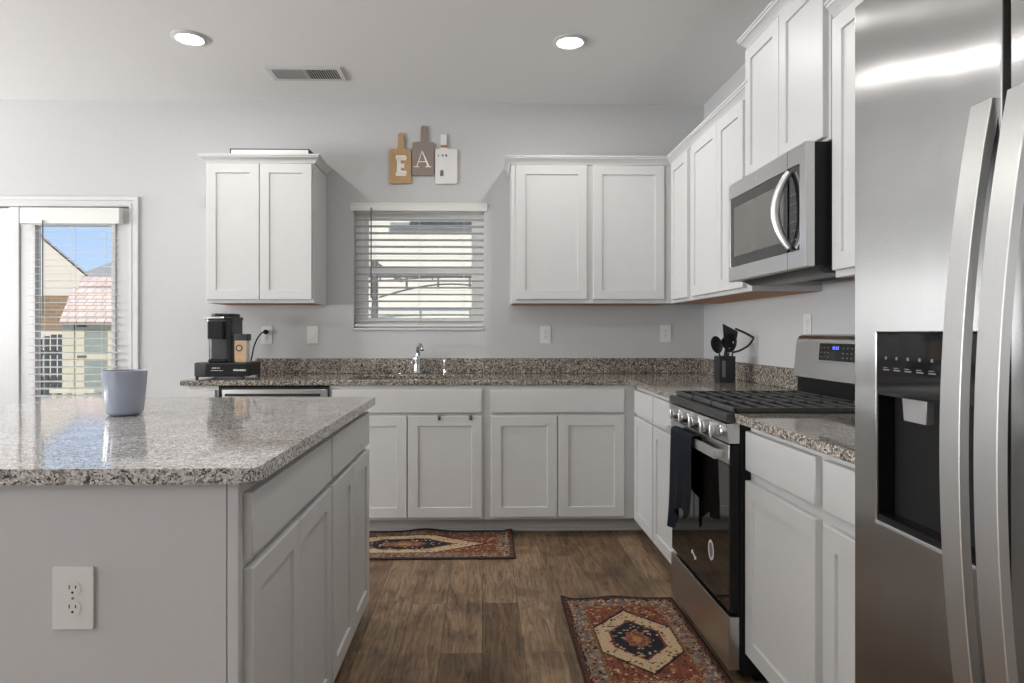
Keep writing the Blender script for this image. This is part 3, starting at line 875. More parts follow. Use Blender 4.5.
# ------------------------------------------------------------------ range
RY0, RY1, RX = 2.205, 2.885, 0.835     # near side, far side, front
t = thing('range', 'freestanding stainless gas range with black oven door on the right wall', 'range', (1.15, 2.55, 0))
RM = RIGHT(RX, RY1, 0)
RW = RY1 - RY0
MB().box(0.869, XR - 0.03, RY0, RY1, 0.03, 0.898, 0.003).box(0.93, XR - 0.06, RY0 + 0.02, RY1 - 0.02, 0.002, 0.03).build('body', M['black'], t)
MB().box(0, RW, 0.045, 0.226, -0.033, 0.004, 0.004, 2, RM).build('storage_drawer', M['steel'], t)
dr = MB().box(0, RW, 0.238, 0.806, -0.033, -0.004, 0.003, 2, RM).build('oven_door', M['black'], t)
MB().box(0.006, RW - 0.006, 0.243, 0.738, -0.0038, 0.0015, 0.001, 1, RM).build('door_glass', M['ovenglass'], dr)
MB().box(0, RW, 0.741, 0.806, -0.0038, 0.004, 0.002, 1, RM).build('top_strip', M['steel'], dr)
hb = MB().box(0.062, RW - 0.040, 0.752, 0.788, 0.026, 0.040, 0.005, 2, RM)
hb.box(0.064, 0.092, 0.757, 0.783, 0.004, 0.030, 0.003, 2, RM).box(RW - 0.070, RW - 0.042, 0.757, 0.783, 0.004, 0.030, 0.003, 2, RM)
hb.build('handle', M['steelz'], dr)
em = MB()
ec = (0.50, 0.395)
em.prism([(ec[0] + 0.030 * math.cos(2 * PI * k / 28), ec[1] + 0.037 * math.sin(2 * PI * k / 28)) for k in range(28)], 0.0015, 0.0019, RM)
eo = em.build('oval_sticker', M['whitepl'], dr)
MB().prism([(ec[0] + 0.020 * math.cos(2 * PI * k / 24), ec[1] + 0.027 * math.sin(2 * PI * k / 24)) for k in range(24)], 0.0019, 0.0021, RM).build('sticker_centre', M['grypl'], eo)
sk = MB()
for k, (u, v, a) in enumerate(((0.285, 0.318, 0.5), (0.305, 0.312, -0.3), (0.322, 0.305, 0.4))):
    sk.box(-0.012, 0.012, -0.006, 0.006, 0.0015, 0.0019, 0, 1, RM @ Matrix.Translation((u, v, 0)) @ Matrix.Rotation(a, 4, 'Z'))
sk.build('brand_sticker', M['whitepl'], dr)
cpn = MB().prism([(0, 0), (0.036, 0), (0.046, 0.066), (0, 0.070)], 0, RW, Matrix(((-1, 0, 0, 0.868), (0, 0, -1, RY1), (0, 1, 0, 0.812), (0, 0, 0, 1))), 0.001).build('control_panel', M['steel'], t)
for kn in (2.740, 2.625, 2.495, 2.365, 2.265):
    T = Matrix.Translation((0.827, kn, 0.846)) @ Matrix.Rotation(-PI / 2, 4, 'Y')
    k_ = MB().lathe([(0.024, 0), (0.024, 0.006), (0.0205, 0.009), (0.019, 0.030), (0.017, 0.033)], (0, 0, 0), 24, T).build('knob', M['steel'], t)
    MB().box(-0.020, 0.020, -0.0065, 0.0065, 0.033, 0.0425, 0.002, 1, T).build('knob_grip', M['steelz'], k_)
MB().box(0.823, 0.870, RY0, RY1, 0.8835, 0.912, 0.004).build('front_rail', M['dsteel'], t)
MB().box(0.8705, XR - 0.100, RY0, RY1, 0.8985, 0.903, 0.001).build('cooktop', M['black'], t)
# burners and grates
bcs = [(1.01, 2.73), (1.01, 2.36), (1.28, 2.73), (1.28, 2.36), (1.145, 2.545)]
for (x, y) in bcs:
    b_ = MB().lathe([(0.048, 0.0), (0.048, 0.003), (0.040, 0.005), (0.036, 0.008)], (x, y, 0.9033), 24).build('burner', M['iron'], t)
    MB().lathe([(0.033, 0.0083), (0.035, 0.010), (0.033, 0.013), (0.02, 0.014)], (x, y, 0.9033), 24).build('burner_cap', M['iron'], b_)
gx0, gx1 = 0.852, 1.390
gw = (RW - 0.012) / 3
for s in range(3):
    a = RY0 + 0.006 + s * gw + 0.002
    b = a + gw - 0.004
    g = MB()
    zt, zb = 0.932, 0.916
    for y in (a + 0.006, b - 0.006):
        g.box(gx0, gx1, y - 0.006, y + 0.006, zb, zt, 0.002, 1)
    for x in (gx0 + 0.006, gx1 - 0.006):
        g.box(x - 0.006, x + 0.006, a, b, zb, zt, 0.002, 1)
    for k in range(1, 9):
        x = gx0 + 0.006 + (gx1 - gx0 - 0.012) * k / 9
        g.box(x - 0.0045, x + 0.0045, a + 0.012, b - 0.012, zb + 0.004, zt, 0.002, 1)
    y = (a + b) / 2
    g.box(gx0 + 0.01, gx1 - 0.01, y - 0.0045, y + 0.0045, zb + 0.003, zb + 0.010, 0.001, 1)
    for x in (gx0 + 0.012, gx1 - 0.012):
        for y in (a + 0.010, b - 0.010):
            g.box(x - 0.007, x + 0.007, y - 0.007, y + 0.007, 0.9035 if x > 0.9 else 0.9125, zb + 0.001, 0.001, 1)
    g.build('grate', M['iron'], t)
# backguard
bgp = [(1.396, 0.995), (1.410, 1.150), (1.422, 1.172), (1.446, 1.180), (XR - 0.024, 1.180), (XR - 0.024, 0.990), (1.404, 0.990)]
MYZ = Matrix(((1, 0, 0, 0), (0, 0, 1, 0), (0, 1, 0, 0), (0, 0, 0, 1)))
MB().prism(bgp, RY0, RY1 + 0.045, MYZ, 0.003).build('backguard', M['steel'], t)
MB().box(1.4105, XR - 0.024, RY0 + 0.004, RY1 + 0.036, 0.9155, 0.990, 0.002).box(1.4105, XR - 0.024, RY0 + 0.004, RY1, 0.9035, 0.9154).build('backguard_riser', M['black'], t)
# display, tilted with the backguard face
TD = frame((1.4030, 2.720, 1.074), (0, -1, 0), (-1, 0, 0)) @ Matrix.Rotation(math.radians(-5), 4, 'X')
MB().box(0, 0.40, -0.006, 0.076, 0.0002, 0.0016, 0.0005, 1, TD).build('display_bezel', M['steelz'], t)
dp = MB().box(0.006, 0.394, 0.0, 0.070, 0.0005, 0.0038, 0.001, 1, TD).build('display', M['blackglass'], t)
mb = MB()
for k, u in enumerate((0.110, 0.122, 0.136, 0.148)):
    mb.box(u, u + 0.007, 0.046, 0.049, 0.0038, 0.0042, 0, 1, TD).box(u, u + 0.007, 0.052, 0.055, 0.0038, 0.0042, 0, 1, TD).box(u + 0.005, u + 0.007, 0.046, 0.060, 0.0038, 0.0042, 0, 1, TD)
mb.build('clock_digits', M['bluedigit'], dp)
mb = MB()
for v in (0.012, 0.030, 0.050):
    for u in (0.02, 0.045, 0.072, 0.185, 0.215, 0.245, 0.28, 0.31):
        mb.box(u, u + 0.010, v, v + 0.004, 0.0038, 0.0042, 0, 1, TD)
mb.build('key_marks', M['grypl'], dp)

# towel over the oven handle
def cloth(name, cols, rows, fn, mat, parent=None, thick=0.004, loc=None):
    mb = MB()
    bm = mb.bm
    g = [[bm.verts.new(fn(i / (cols - 1), j / (rows - 1))) for i in range(cols)] for j in range(rows)]
    for j in range(rows - 1):
        for i in range(cols - 1):
            bm.faces.new((g[j][i], g[j][i + 1], g[j + 1][i + 1], g[j + 1][i]))
    bmesh.ops.solidify(bm, geom=list(bm.faces), thickness=thick)
    return mb.build(name, mat, parent, loc, 60)
HXo = RX - 0.040         # outer face of the handle bar
def towel_pt(s, q):
    # q: 0 at the hem of the front fall, goes over the bar and down behind it
    zb = 0.788
    lf = 0.385 - 0.12 * s + 0.03 * math.sin(s * 9)
    lb = 0.20 + 0.03 * s
    y = 2.722 - 0.27 * s
    tot = lf + 0.045 + lb
    d = q * tot
    wave = 0.011 * math.sin(s * 15 + 0.7) + 0.006 * math.sin(s * 31)
    if d < lf:
        z = zb - 0.002 - (lf - d)
        k = (lf - d) / lf
        x = HXo - 0.012 - (0.006 + wave) * k
        y = y + (0.03 * (0.5 - s) * -k * 0.6) - 0.015 * k * math.sin(q * 8)
        return (x, y, z)
    d -= lf
    if d < 0.045:
        a = d / 0.045 * PI
        return (HXo + 0.007 - 0.021 * math.cos(a), y, zb + 0.012 * math.sin(a))
    d -= 0.045
    return (HXo + 0.028, y, zb - 0.002 - d)
tag(cloth('dish_towel', 34, 60, towel_pt, M['navy'], None, 0.0045, (0.79, 2.62, 0.6)), 'dark navy dish towel draped over the oven door handle', 'towel')

# ------------------------------------------------------------------ microwave
MX, MY0, MY1, MZ0, MZ1 = 1.094, 2.2075, 2.9055, 1.412, 1.838
MY1c = 2.890
t = thing('microwave', 'stainless over-the-range microwave hung under the short cabinet', 'microwave', (1.3, 2.55, MZ0))
MM = RIGHT(MX, MY1, MZ0)
MWW = MY1 - MY0
mh = MZ1 - MZ0
MB().box(FX - 0.022, XR - 0.002, MY0 + 0.002, 2.892, MZ0 + 0.004, MZ1 - 0.002).box(MX + 0.034, FX - 0.0222, MY0 + 0.002, MY1 - 0.004, MZ0 + 0.004, MZ1 - 0.002).build('body', M['black'], t)
dr = MB().cells([0, 0.018, MWW - 0.044, MWW], [0, 0.062, 0.360, mh], hole((0.018, MWW - 0.044, 0.062, 0.360)), -0.033, 0, MM, 0.003).build('door_frame', M['steel'], t)
MB().box(0.0185, MWW - 0.132, 0.0625, 0.3595, -0.020, -0.003, 0.001, 1, MM).build('door_border', M['dsteel'], dr)
MB().box(0.060, MWW - 0.165, 0.105, 0.318, -0.003, -0.0022, 0, 1, MM).build('window', M['mwglass'], dr)
MB().box(MWW - 0.1305, MWW - 0.0445, 0.0625, 0.3595, -0.020, -0.003, 0.001, 1, MM).build('control_panel', M['blackglass'], t)
MB().box(MWW - 0.1320, MWW - 0.1308, 0.001, mh - 0.001, -0.02, 0.0006, 0, 1, MM).build('door_seam', M['black'], t)
mb = MB()
for r in range(6):
    for c_ in range(3):
        mb.box(MWW - 0.112 + c_ * 0.016, MWW - 0.105 + c_ * 0.016, 0.10 + r * 0.032, 0.104 + r * 0.032, -0.003, -0.0026, 0, 1, MM)
mb.build('key_marks', M['grypl'], t)
pts = []
for k in range(17):
    s = k / 16
    u = MWW - 0.108 - 0.026 * math.sin(PI * s)
    pts.append(MM @ Vector((u, 0.075 + 0.270 * s, 0.004 + 0.040 * math.sin(PI * s) ** 0.8)))
MB().tube(pts, [0.012 + 0.004 * math.sin(PI * k / 16) for k in range(17)], 12, True, 0.75).build('handle', M['steelz'], dr)
MB().box(0.012, MWW - 0.006, 0.0005, 0.0035, -0.20, -0.035, 0, 1, MM).build('bottom_plate', M['dsteel'], t)
MB().prism([(0.040, -0.0005), (0.185, -0.0005), (0.185, -0.020), (0.075, -0.020)], 0.06, MWW - 0.02, Matrix(((1, 0, 0, MX), (0, 0, -1, MY1), (0, 1, 0, MZ0), (0, 0, 0, 1)))).build('vent_hood', M['dsteel'], t)
MB().lathe([(0.012, 0), (0.012, 0.0015)], (0, 0, 0), 20, MM @ Matrix.Translation((0.30, 0.392, -0.0005))).build('maker_badge', M['steelz'], dr)

# ------------------------------------------------------------------ refrigerator
RFX, FY1, FY0, FGAP = 0.670, 1.1725, 0.262, 0.8285
FZ1 = 1.772
t = thing('refrigerator', 'stainless side-by-side refrigerator with black dispenser at the right edge', 'refrigerator', (1.1, 0.716, 0))
MB().box(RFX + 0.075, XR - 0.03, FY0 + 0.006, FY1 - 0.006, 0.012, FZ1 - 0.012, 0.004).build('cabinet_body', M['dsteel'], t)
MB().box(RFX + 0.085, RFX + 0.14, FY0 + 0.01, FY1 - 0.01, 0.002, 0.05).build('toe_grille', M['black'], t)
FM = RIGHT(RFX, FY1, 0)
u1 = FY1 - FGAP - 0.0065
DZ = (0.066, 0.30, 0.868, 1.186)
MB().box(RFX + 0.030, RFX + 0.074, FY0 + 0.02, FY1 - 0.02, 0.06, FZ1 - 0.015).build('dark_gap_sheet', M['black'], t)  # black sheet added behind the doors to darken the gap between them
dl = MB()
dl.cells([0, DZ[0], DZ[1], u1], [0.055, DZ[2], DZ[3], FZ1], hole((DZ[0], DZ[1], DZ[2], DZ[3])), -0.07, 0, FM, 0.003, 2)
dl = dl.build('freezer_door', M['fridge'], t)
dr_ = MB().box(u1 + 0.013, FY1 - FY0, 0.055, FZ1, -0.07, 0, 0.003, 2, FM).build('fridge_door', M['fridge'], t)
# dispenser: control face above an open niche
MB().prism(rpoly(DZ[0] + 0.0005, DZ[1] - 0.0005, 1.082, DZ[3] - 0.0005, 0.010), -0.03, -0.0008, FM, 0.0015).build('control_panel', M['blackglass'], dl)
ni = MB()
ni.box(DZ[0] + 0.001, DZ[1] - 0.001, DZ[2] + 0.001, 1.0815, -0.0695, -0.066, 0, 1, FM)
ni.box(DZ[0] + 0.001, DZ[0] + 0.004, DZ[2] + 0.001, 1.0815, -0.066, -0.0015, 0, 1, FM)
ni.box(DZ[1] - 0.004, DZ[1] - 0.001, DZ[2] + 0.001, 1.0815, -0.066, -0.0015, 0, 1, FM)
ni.box(DZ[0] + 0.004, DZ[1] - 0.004, DZ[2] + 0.001, DZ[2] + 0.012, -0.066, -0.0015, 0, 1, FM)
ni.build('dispenser_niche', M['niche'], dl)
MB().cells([DZ[0] - 0.0015, DZ[0] + 0.0015, DZ[1] - 0.0015, DZ[1] + 0.0015], [DZ[2] - 0.005, DZ[2] + 0.001, 1.08], lambda u, v: v < DZ[2] + 0.001, -0.004, 0.0012, FM, 0.0006, 1).build('niche_trim', M['silver'], dl)
MB().prism([(0.110, 1.042), (0.165, 1.042), (0.168, 1.0815), (0.105, 1.0815)], -0.055, -0.018, FM, 0.003).build('ice_chute', M['silver'], dl)
MB().prism([(0.18, 0.965), (0.215, 0.960), (0.225, 1.0815), (0.175, 1.0815)], -0.060, -0.040, FM, 0.003).build('water_paddle', M['niche'], dl)
mb = MB()
for k in range(7):
    u = 0.085 + k * 0.028
    mb.box(u, u + 0.016, 1.124, 1.126, -0.0008, -0.0003, 0, 1, FM).box(u, u + 0.012, 1.128, 1.1292, -0.0008, -0.0003, 0, 1, FM).box(u + 0.005, u + 0.010, 1.142, 1.147, -0.0008, -0.0003, 0, 1, FM)
mb.build('key_marks', M['grypl'], dl)
def fhandle(ya, yb, parent):
    mb = MB()
    bm = mb.bm
    rings = []
    n = 30
    for k in range(n + 1):
        z = 0.560 + (1.492 - 0.560) * k / n
        xo = 0.618 + 0.200 * (z - 1.026) ** 2
        xi = xo + 0.013
        pr = [(xo + 0.001, ya), (xo, ya + 0.001), (xo, yb - 0.001), (xo + 0.001, yb), (xi, yb), (xi, ya)]
        rings.append([bm.verts.new((x, y, z)) for x, y in pr])
    for a, b in zip(rings, rings[1:]):
        for k in range(6):
            bm.faces.new((a[k], a[(k + 1) % 6], b[(k + 1) % 6], b[k]))
    bm.faces.new(rings[0]); bm.faces.new(rings[-1])
    for z in (0.585, 1.462):
        xo = 0.618 + 0.200 * (z - 1.026) ** 2
        mb.box(xo + 0.011, RFX + 0.001, ya + 0.005, yb - 0.005, z - 0.02, z + 0.02, 0.002, 1)
    mb.build('handle', M['steelz'], parent)
fhandle(0.841, 0.8785, dl)
fhandle(0.778, 0.8165, dr_)

# ------------------------------------------------------------------ things on the counters
# coffee station
cy0 = D - 0.53
t = thing('pod_drawer', 'low black coffee pod drawer base on the left end of the counter', 'drawer', (-1.56, cy0 + 0.16, CT1))
MB().box(-1.712, -1.412, cy0 + 0.012, cy0 + 0.30, 0.924, 1.010, 0.010).build('housing', M['blackpl'], t)
MB().box(-1.640, -1.380, cy0, cy0 + 0.0115, 0.930, 1.004, 0.004).build('drawer_front', M['black'], t)
for fx_ in (-1.70, -1.425):
    for fy_ in (cy0 + 0.03, cy0 + 0.30):
        MB().lathe([(0.010, 0.0005), (0.008, 0.010)], (fx_, fy_, CT1), 12).build('foot', M['black'], t)
mb = MB()
for k in range(6):
    mb.lathe([(0.0065, 0), (0.0065, 0.001)], (0, 0, 0), 10, BACK(-1.468 + k * 0.0125, cy0 - 0.0005, 0.966))
for k, u in enumerate([0.010 * i for i in range(5)]):
    mb.box(-1.600 + u, -1.593 + u, cy0 - 0.001, cy0 - 0.0002, 0.976, 0.982)
for k, u in enumerate([0.0092 * i for i in range(8)]):
    mb.box(-1.606 + u, -1.599 + u, cy0 - 0.001, cy0 - 0.0002, 0.962, 0.966)
mb.build('front_marks', M['silver'], t)
t = thing('coffee_maker', 'tall black single-serve coffee maker with silver lid handle', 'coffee maker', (-1.58, cy0 + 0.17, 1.0105))
ca, cb = -1.652, -1.512
MB().prism(rpoly(ca, cb, cy0 + 0.06, cy0 + 0.28, 0.030), 1.0110, 1.262, None, 0.004).build('body', M['blackpl'], t)
MB().box(ca + 0.02, cb - 0.02, cy0 + 0.02, cy0 + 0.0605, 1.0110, 1.030, 0.006).build('drip_tray', M['black'], t)
MB().prism(rpoly(ca + 0.010, ca + 0.110, cy0 + 0.030, cy0 + 0.0605, 0.012), 1.15, 1.255, None, 0.004).build('brew_head', M['black'], t)
MB().prism(rpoly(ca - 0.004, cb + 0.004, cy0 + 0.055, cy0 + 0.285, 0.034), 1.2625, 1.284, None, 0.008).prism(rpoly(ca + 0.008, cb - 0.008, cy0 + 0.068, cy0 + 0.27, 0.04), 1.283, 1.304, None, 0.014).build('lid', M['blackpl'], t)
MB().tube([(ca - 0.004, cy0 + 0.09, 1.272), (ca - 0.002, cy0 + 0.046, 1.274), (ca + 0.03, cy0 + 0.040, 1.276), (cb - 0.055, cy0 + 0.040, 1.276), (cb - 0.035, cy0 + 0.048, 1.276)], 0.008, 10).tube([(ca + 0.012, cy0 + 0.045, 1.266), (ca + 0.018, cy0 + 0.046, 1.22), (ca + 0.03, cy0 + 0.047, 1.175)], 0.0042, 8).build('lid_handle', M['silver'], t)
cord = [(-1.513, cy0 + 0.25, 1.045), (-1.500, cy0 + 0.33, 1.000), (-1.515, D - 0.11, 1.010), (-1.516, D - 0.06, 1.09), (-1.497, D - 0.045, 1.150), (-1.470, D - 0.042, 1.185), (-1.452, D - 0.040, 1.192)]
def smooth_path(P, n=6):
    P = [Vector(p) for p in P]
    out = []
    for i in range(len(P) - 1):
        p0, p1, p2, p3 = P[max(i - 1, 0)], P[i], P[i + 1], P[min(i + 2, len(P) - 1)]
        for k in range(n):
            s = k / n
            out.append(0.5 * ((2 * p1) + (-p0 + p2) * s + (2 * p0 - 5 * p1 + 4 * p2 - p3) * s * s + (-p0 + 3 * p1 - 3 * p2 + p3) * s ** 3))
    out.append(P[-1])
    return out
cb_ = MB().tube(smooth_path(cord), 0.0045, 8).build('power_cord', M['black'], t)
MB().lathe([(0.010, 0), (0.015, 0.006), (0.016, 0.022), (0.009, 0.032)], (0, 0, 0), 14, BACK(-1.448, D - 0.0078, 1.193)).build('plug', M['black'], cb_)
t = thing('creamer_jar', 'tan-labelled jar with black lid beside the coffee maker', 'jar', (-1.455, cy0 + 0.10, 1.0105))
jx, jy = -1.455, cy0 + 0.10
MB().prism(rpoly(jx - 0.042, jx + 0.036, jy - 0.030, jy + 0.030, 0.012), 1.0108, 1.140, None, 0.004).build('jar_body', M['clearjar'], t)
lb = MB().box(jx - 0.0375, jx + 0.022, jy - 0.0312, jy - 0.0300, 1.016, 1.136, 0, 1).build('paper_label', M['tan'], t)
MB().prism([(0.021 * math.cos(2 * PI * k / 24), 0.021 * math.sin(2 * PI * k / 24)) for k in range(24)], 0, 0.0008, BACK(jx - 0.010, jy - 0.0313, 1.095)).build('label_disc', M['ink'], lb)
MB().prism([(0.013 * math.cos(2 * PI * k / 24), 0.013 * math.sin(2 * PI * k / 24)) for k in range(24)], 0.0009, 0.0014, BACK(jx - 0.010, jy - 0.0313, 1.095)).build('label_disc_centre', M['tan'], lb)
MB().prism(rpoly(jx - 0.043, jx + 0.044, jy - 0.032, jy + 0.032, 0.012), 1.1405, 1.180, None, 0.004).build('lid', M['blackpl'], t)

# utensil crock
kx, ky = 1.334, 3.60
t = thing('utensil_crock', 'square black utensil crock on the corner counter beside the range', 'crock', (kx, ky, CT1))
MB().cells([kx - 0.044, kx - 0.039, kx + 0.039, kx + 0.044], [ky - 0.044, ky - 0.039, ky + 0.039, ky + 0.044], hole((kx - 0.039, kx + 0.039, ky - 0.039, ky + 0.039)), CT1 + 0.008, 1.060, None, 0.002).box(kx - 0.044, kx + 0.044, ky - 0.044, ky + 0.044, CT1 + 0.0006, CT1 + 0.0078, 0.003).build('crock_body', M['blackpl'], t)
mb = MB()
mb.box(kx - 0.030, kx - 0.012, ky - 0.0463, ky - 0.0445, 0.945, 1.035, 0.001).build('front_label', M['grypl'], t)
def utensil(name, label, base, top, head_fn):
    t = thing(name, label, 'utensil', base, 'black utensils in the crock')
    b, p = Vector(base), Vector(top)
    MB().tube([b, b.lerp(p, 0.5), p], [0.006, 0.006, 0.005], 10).build('handle', M['blackpl'], t)
    z = (p - b).normalized()
    x = (Vector((1, 0, 0)) - z * z.x).normalized()
    y = z.cross(x)
    T = Matrix(((x.x, y.x, z.x, p.x), (x.y, y.y, z.y, p.y), (x.z, y.z, z.z, p.z), (0, 0, 0, 1)))
    head_fn(T, t)
def spoon_head(w, h, dish=0.012, slots=False):
    def f(T, t):
        mb = MB(); bm = mb.bm
        n, m = 12, 20
        rings = []
        for i in range(n + 1):
            s = i / n
            rings.append([(bm.verts.new(T @ Vector((w / 2 * s * math.cos(2 * PI * k / m), dish * (1 - s * s), h / 2 + h / 2 * s * math.sin(2 * PI * k / m)))) if i else None) for k in range(m)])
        c = bm.verts.new(T @ Vector((0, dish, h / 2)))
        for k in range(m):
            bm.faces.new((c, rings[1][k], rings[1][(k + 1) % m]))
        for i in range(1, n):
            for k in range(m):
                if slots and i in (4, 5, 6) and k % 5 == 0:
                    continue
                bm.faces.new((rings[i][k], rings[i + 1][k], rings[i + 1][(k + 1) % m], rings[i][(k + 1) % m]))
        bmesh.ops.solidify(bm, geom=list(bm.faces), thickness=0.003)
        mb.build('bowl', M['blackpl'], t, None, 60)
    return f
def turner_head(T, t):
    mb = MB()
    R = T @ Matrix.Rotation(PI / 2, 4, 'X')
    mb.prism([(-0.014, 0.0), (0.016, 0.0), (0.052, 0.045), (0.050, 0.078), (-0.042, 0.108)], -0.0015, 0.0015, R)
    mb.build('blade', M['blackpl'], t)
def masher_head(T, t):
    mb = MB()
    mb.tube(smooth_path([T @ Vector(p) for p in ((0, 0, 0), (0.040, 0, 0.012), (0.090, 0, 0.045), (0.115, 0, 0.085))]), 0.0055, 8)
    mb.tube(smooth_path([T @ Vector(p) for p in ((0.115, 0, 0.085), (0.060, 0, 0.112), (0.010, 0, 0.130))], 3), 0.0065, 8)
    mb.build('wire_head', M['blackpl'], t)
zb_ = CT1 + 0.0095
utensil('serving_spoon', 'black oval spoon leaning left in the utensil crock', (kx + 0.004, ky - 0.02, zb_ + 0.003), (kx - 0.036, ky - 0.016, 1.074), spoon_head(0.064, 0.098))
utensil('spatula', 'black angled turner standing tallest in the utensil crock', (kx - 0.016, ky + 0.025, zb_ + 0.003), (kx + 0.018, ky + 0.020, 1.125), turner_head)
utensil('slotted_spoon', 'black slotted spoon standing upright in the middle of the crock', (kx + 0.002, ky - 0.002, zb_ + 0.003), (kx + 0.022, ky - 0.004, 1.078), spoon_head(0.074, 0.110, 0.010, True))
utensil('ladle', 'black deep ladle at the back of the utensil crock', (kx + 0.020, ky + 0.030, zb_ + 0.003), (kx + 0.022, ky + 0.026, 1.098), spoon_head(0.066, 0.072, 0.030))
utensil('masher', 'black bent-wire masher hooking out to the right of the crock', (kx + 0.026, ky - 0.026, zb_ + 0.003), (kx + 0.033, ky - 0.026, 1.080), masher_head)

# framed sign lying on top of the left cabinet
t = thing('framed_sign', 'white black-framed sign lying flat on top of the left wall cabinet', 'sign', (-1.36, D - 0.19, 2.26))
fz = 2.310
FT0 = FY - 0.040
ba = (-1.576, -1.084)
MB().box(ba[0] + 0.007, ba[1] - 0.007, D - 0.312, D - 0.05, 2.2585, fz + 0.022, 0.001).build('sign_board', M['boardwhite'], t)
MB().box(ba[0], ba[0] + 0.0065, D - 0.314, D - 0.048, 2.2585, fz + 0.028).box(ba[1] - 0.0065, ba[1], D - 0.314, D - 0.048, 2.2585, fz + 0.028).box(ba[0] + 0.0066, ba[1] - 0.0066, D - 0.314, D - 0.048, fz + 0.0225, fz + 0.028).build('frame', M['ink'], t)

# little hooks on the sink cabinet door
for i, x in enumerate((-0.250, -0.068)):
    t = thing('door_hook', ['small dark hook clipped over the sink cabinet door, left of a pair', 'small dark hook clipped over the sink cabinet door, right of a pair'][i], 'hook', (x, BY - 0.03, 0.70), 'hooks on the sink cabinet door')
    MB().box(x - 0.009, x + 0.009, BY - 0.0250, BY - 0.0225, 0.683, 0.7095, 0.001).box(x - 0.009, x + 0.009, BY - 0.0250, BY - 0.002, 0.7072, 0.7095).build('clip', M['grypl'], t)
    MB().lathe([(0.008, 0), (0.008, 0.006), (0.005, 0.009)], (0, 0, 0), 14, BACK(x, BY - 0.0252, 0.694)).build('peg', M['ink'], t)

# ------------------------------------------------------------------ three board signs above the window
def cutting_board(label, name_mat, xa, xb, za, zb, hx, hw, zt, fn, round_top=True, neck=None):
    t = thing('cutting_board', label, 'board', ((xa + xb) / 2, D, za), 'decorative boards above the window')
    T = BACK(0, D, 0)
    r = 0.012
    pl = rpoly(xa, xb, za, zb, r, 4)
    pts = [(xa + r, za), (xb - r, za)]
    body = [(xb - r + r * math.sin(a), za + r - r * math.cos(a)) for a in (PI / 8, PI / 4, 3 * PI / 8, PI / 2)]
    body += [(xb - r + r * math.cos(a), zb - r + r * math.sin(a)) for a in (0, PI / 8, PI / 4, 3 * PI / 8, PI / 2)]
    nk = [(hx + hw / 2 + 0.006, zb), (hx + hw / 2, zb + 0.008), (hx + hw / 2, zt - hw / 2)]
    if round_top:
        nk += [(hx + hw / 2 * math.cos(a), zt - hw / 2 + hw / 2 * math.sin(a)) for a in [PI * k / 8 for k in range(1, 8)]]
    else:
        nk = [(hx + hw / 2 + 0.002, zb), (hx + hw / 2, zb + 0.006), (hx + hw / 2 + 0.003, zt)] + [(hx - hw / 2 - 0.003, zt)]
    nk += [(hx - hw / 2, zt - hw / 2)] if round_top else []
    nk += [(hx - hw / 2, zb + 0.008), (hx - hw / 2 - 0.006, zb)]
    left = [(xa + r - r * math.sin(a), zb - r + r * math.cos(a)) for a in (0, PI / 8, PI / 4, 3 * PI / 8, PI / 2)]
    left += [(xa + r - r * math.cos(a), za + r - r * math.sin(a)) for a in (0, PI / 8, PI / 4, 3 * PI / 8)]
    MB().prism(pts + body + nk + left, 0.002, 0.016, T, 0.0015).build('board', name_mat, t)
    fn(t, T)
def letter_E(t, T):
    mb = MB()
    u0, u1, v0, v1 = -0.583, -0.513, 2.243, 2.380
    E_ = [(u0, v0), (u1, v0), (u1, v0 + 0.034), (u0 + 0.034, v0 + 0.034), (u0 + 0.034, v0 + 0.054), (u1 - 0.012, v0 + 0.054), (u1 - 0.012, v0 + 0.083), (u0 + 0.034, v0 + 0.083), (u0 + 0.034, v1 - 0.033), (u1, v1 - 0.033), (u1, v1), (u0, v1), (u0, v1 - 0.024), (u0 + 0.008, v1 - 0.026), (u0 + 0.008, v0 + 0.026), (u0, v0 + 0.022)]
    mb.prism(E_, 0.0162, 0.019, T)
    o = mb.build('letter', M['cream'], t)
    fl = MB()
    rnd = random.Random(3)
    spots = [(u0 + 0.01 + 0.058 * a, v) for a in (0.05, 0.35, 0.65, 0.95) for v in (v0 + 0.017, v1 - 0.016)] + [(u0 + 0.018, v0 + 0.03 + 0.026 * k) for k in range(4)] + [(u0 + 0.042, v0 + 0.068)]
    for (u, v) in spots:
        rr = 0.008 + 0.004 * rnd.random()
        for k in range(5):
            a = 2 * PI * k / 5 + rnd.random()
            fl.lathe([(rr * 0.5, 0), (rr * 0.42, 0.003)], (0, 0, 0), 8, T @ Matrix.Translation((u + rr * 0.55 * math.cos(a), v + rr * 0.55 * math.sin(a), 0.019)))
    fl.build('flowers', M['cream'], o)
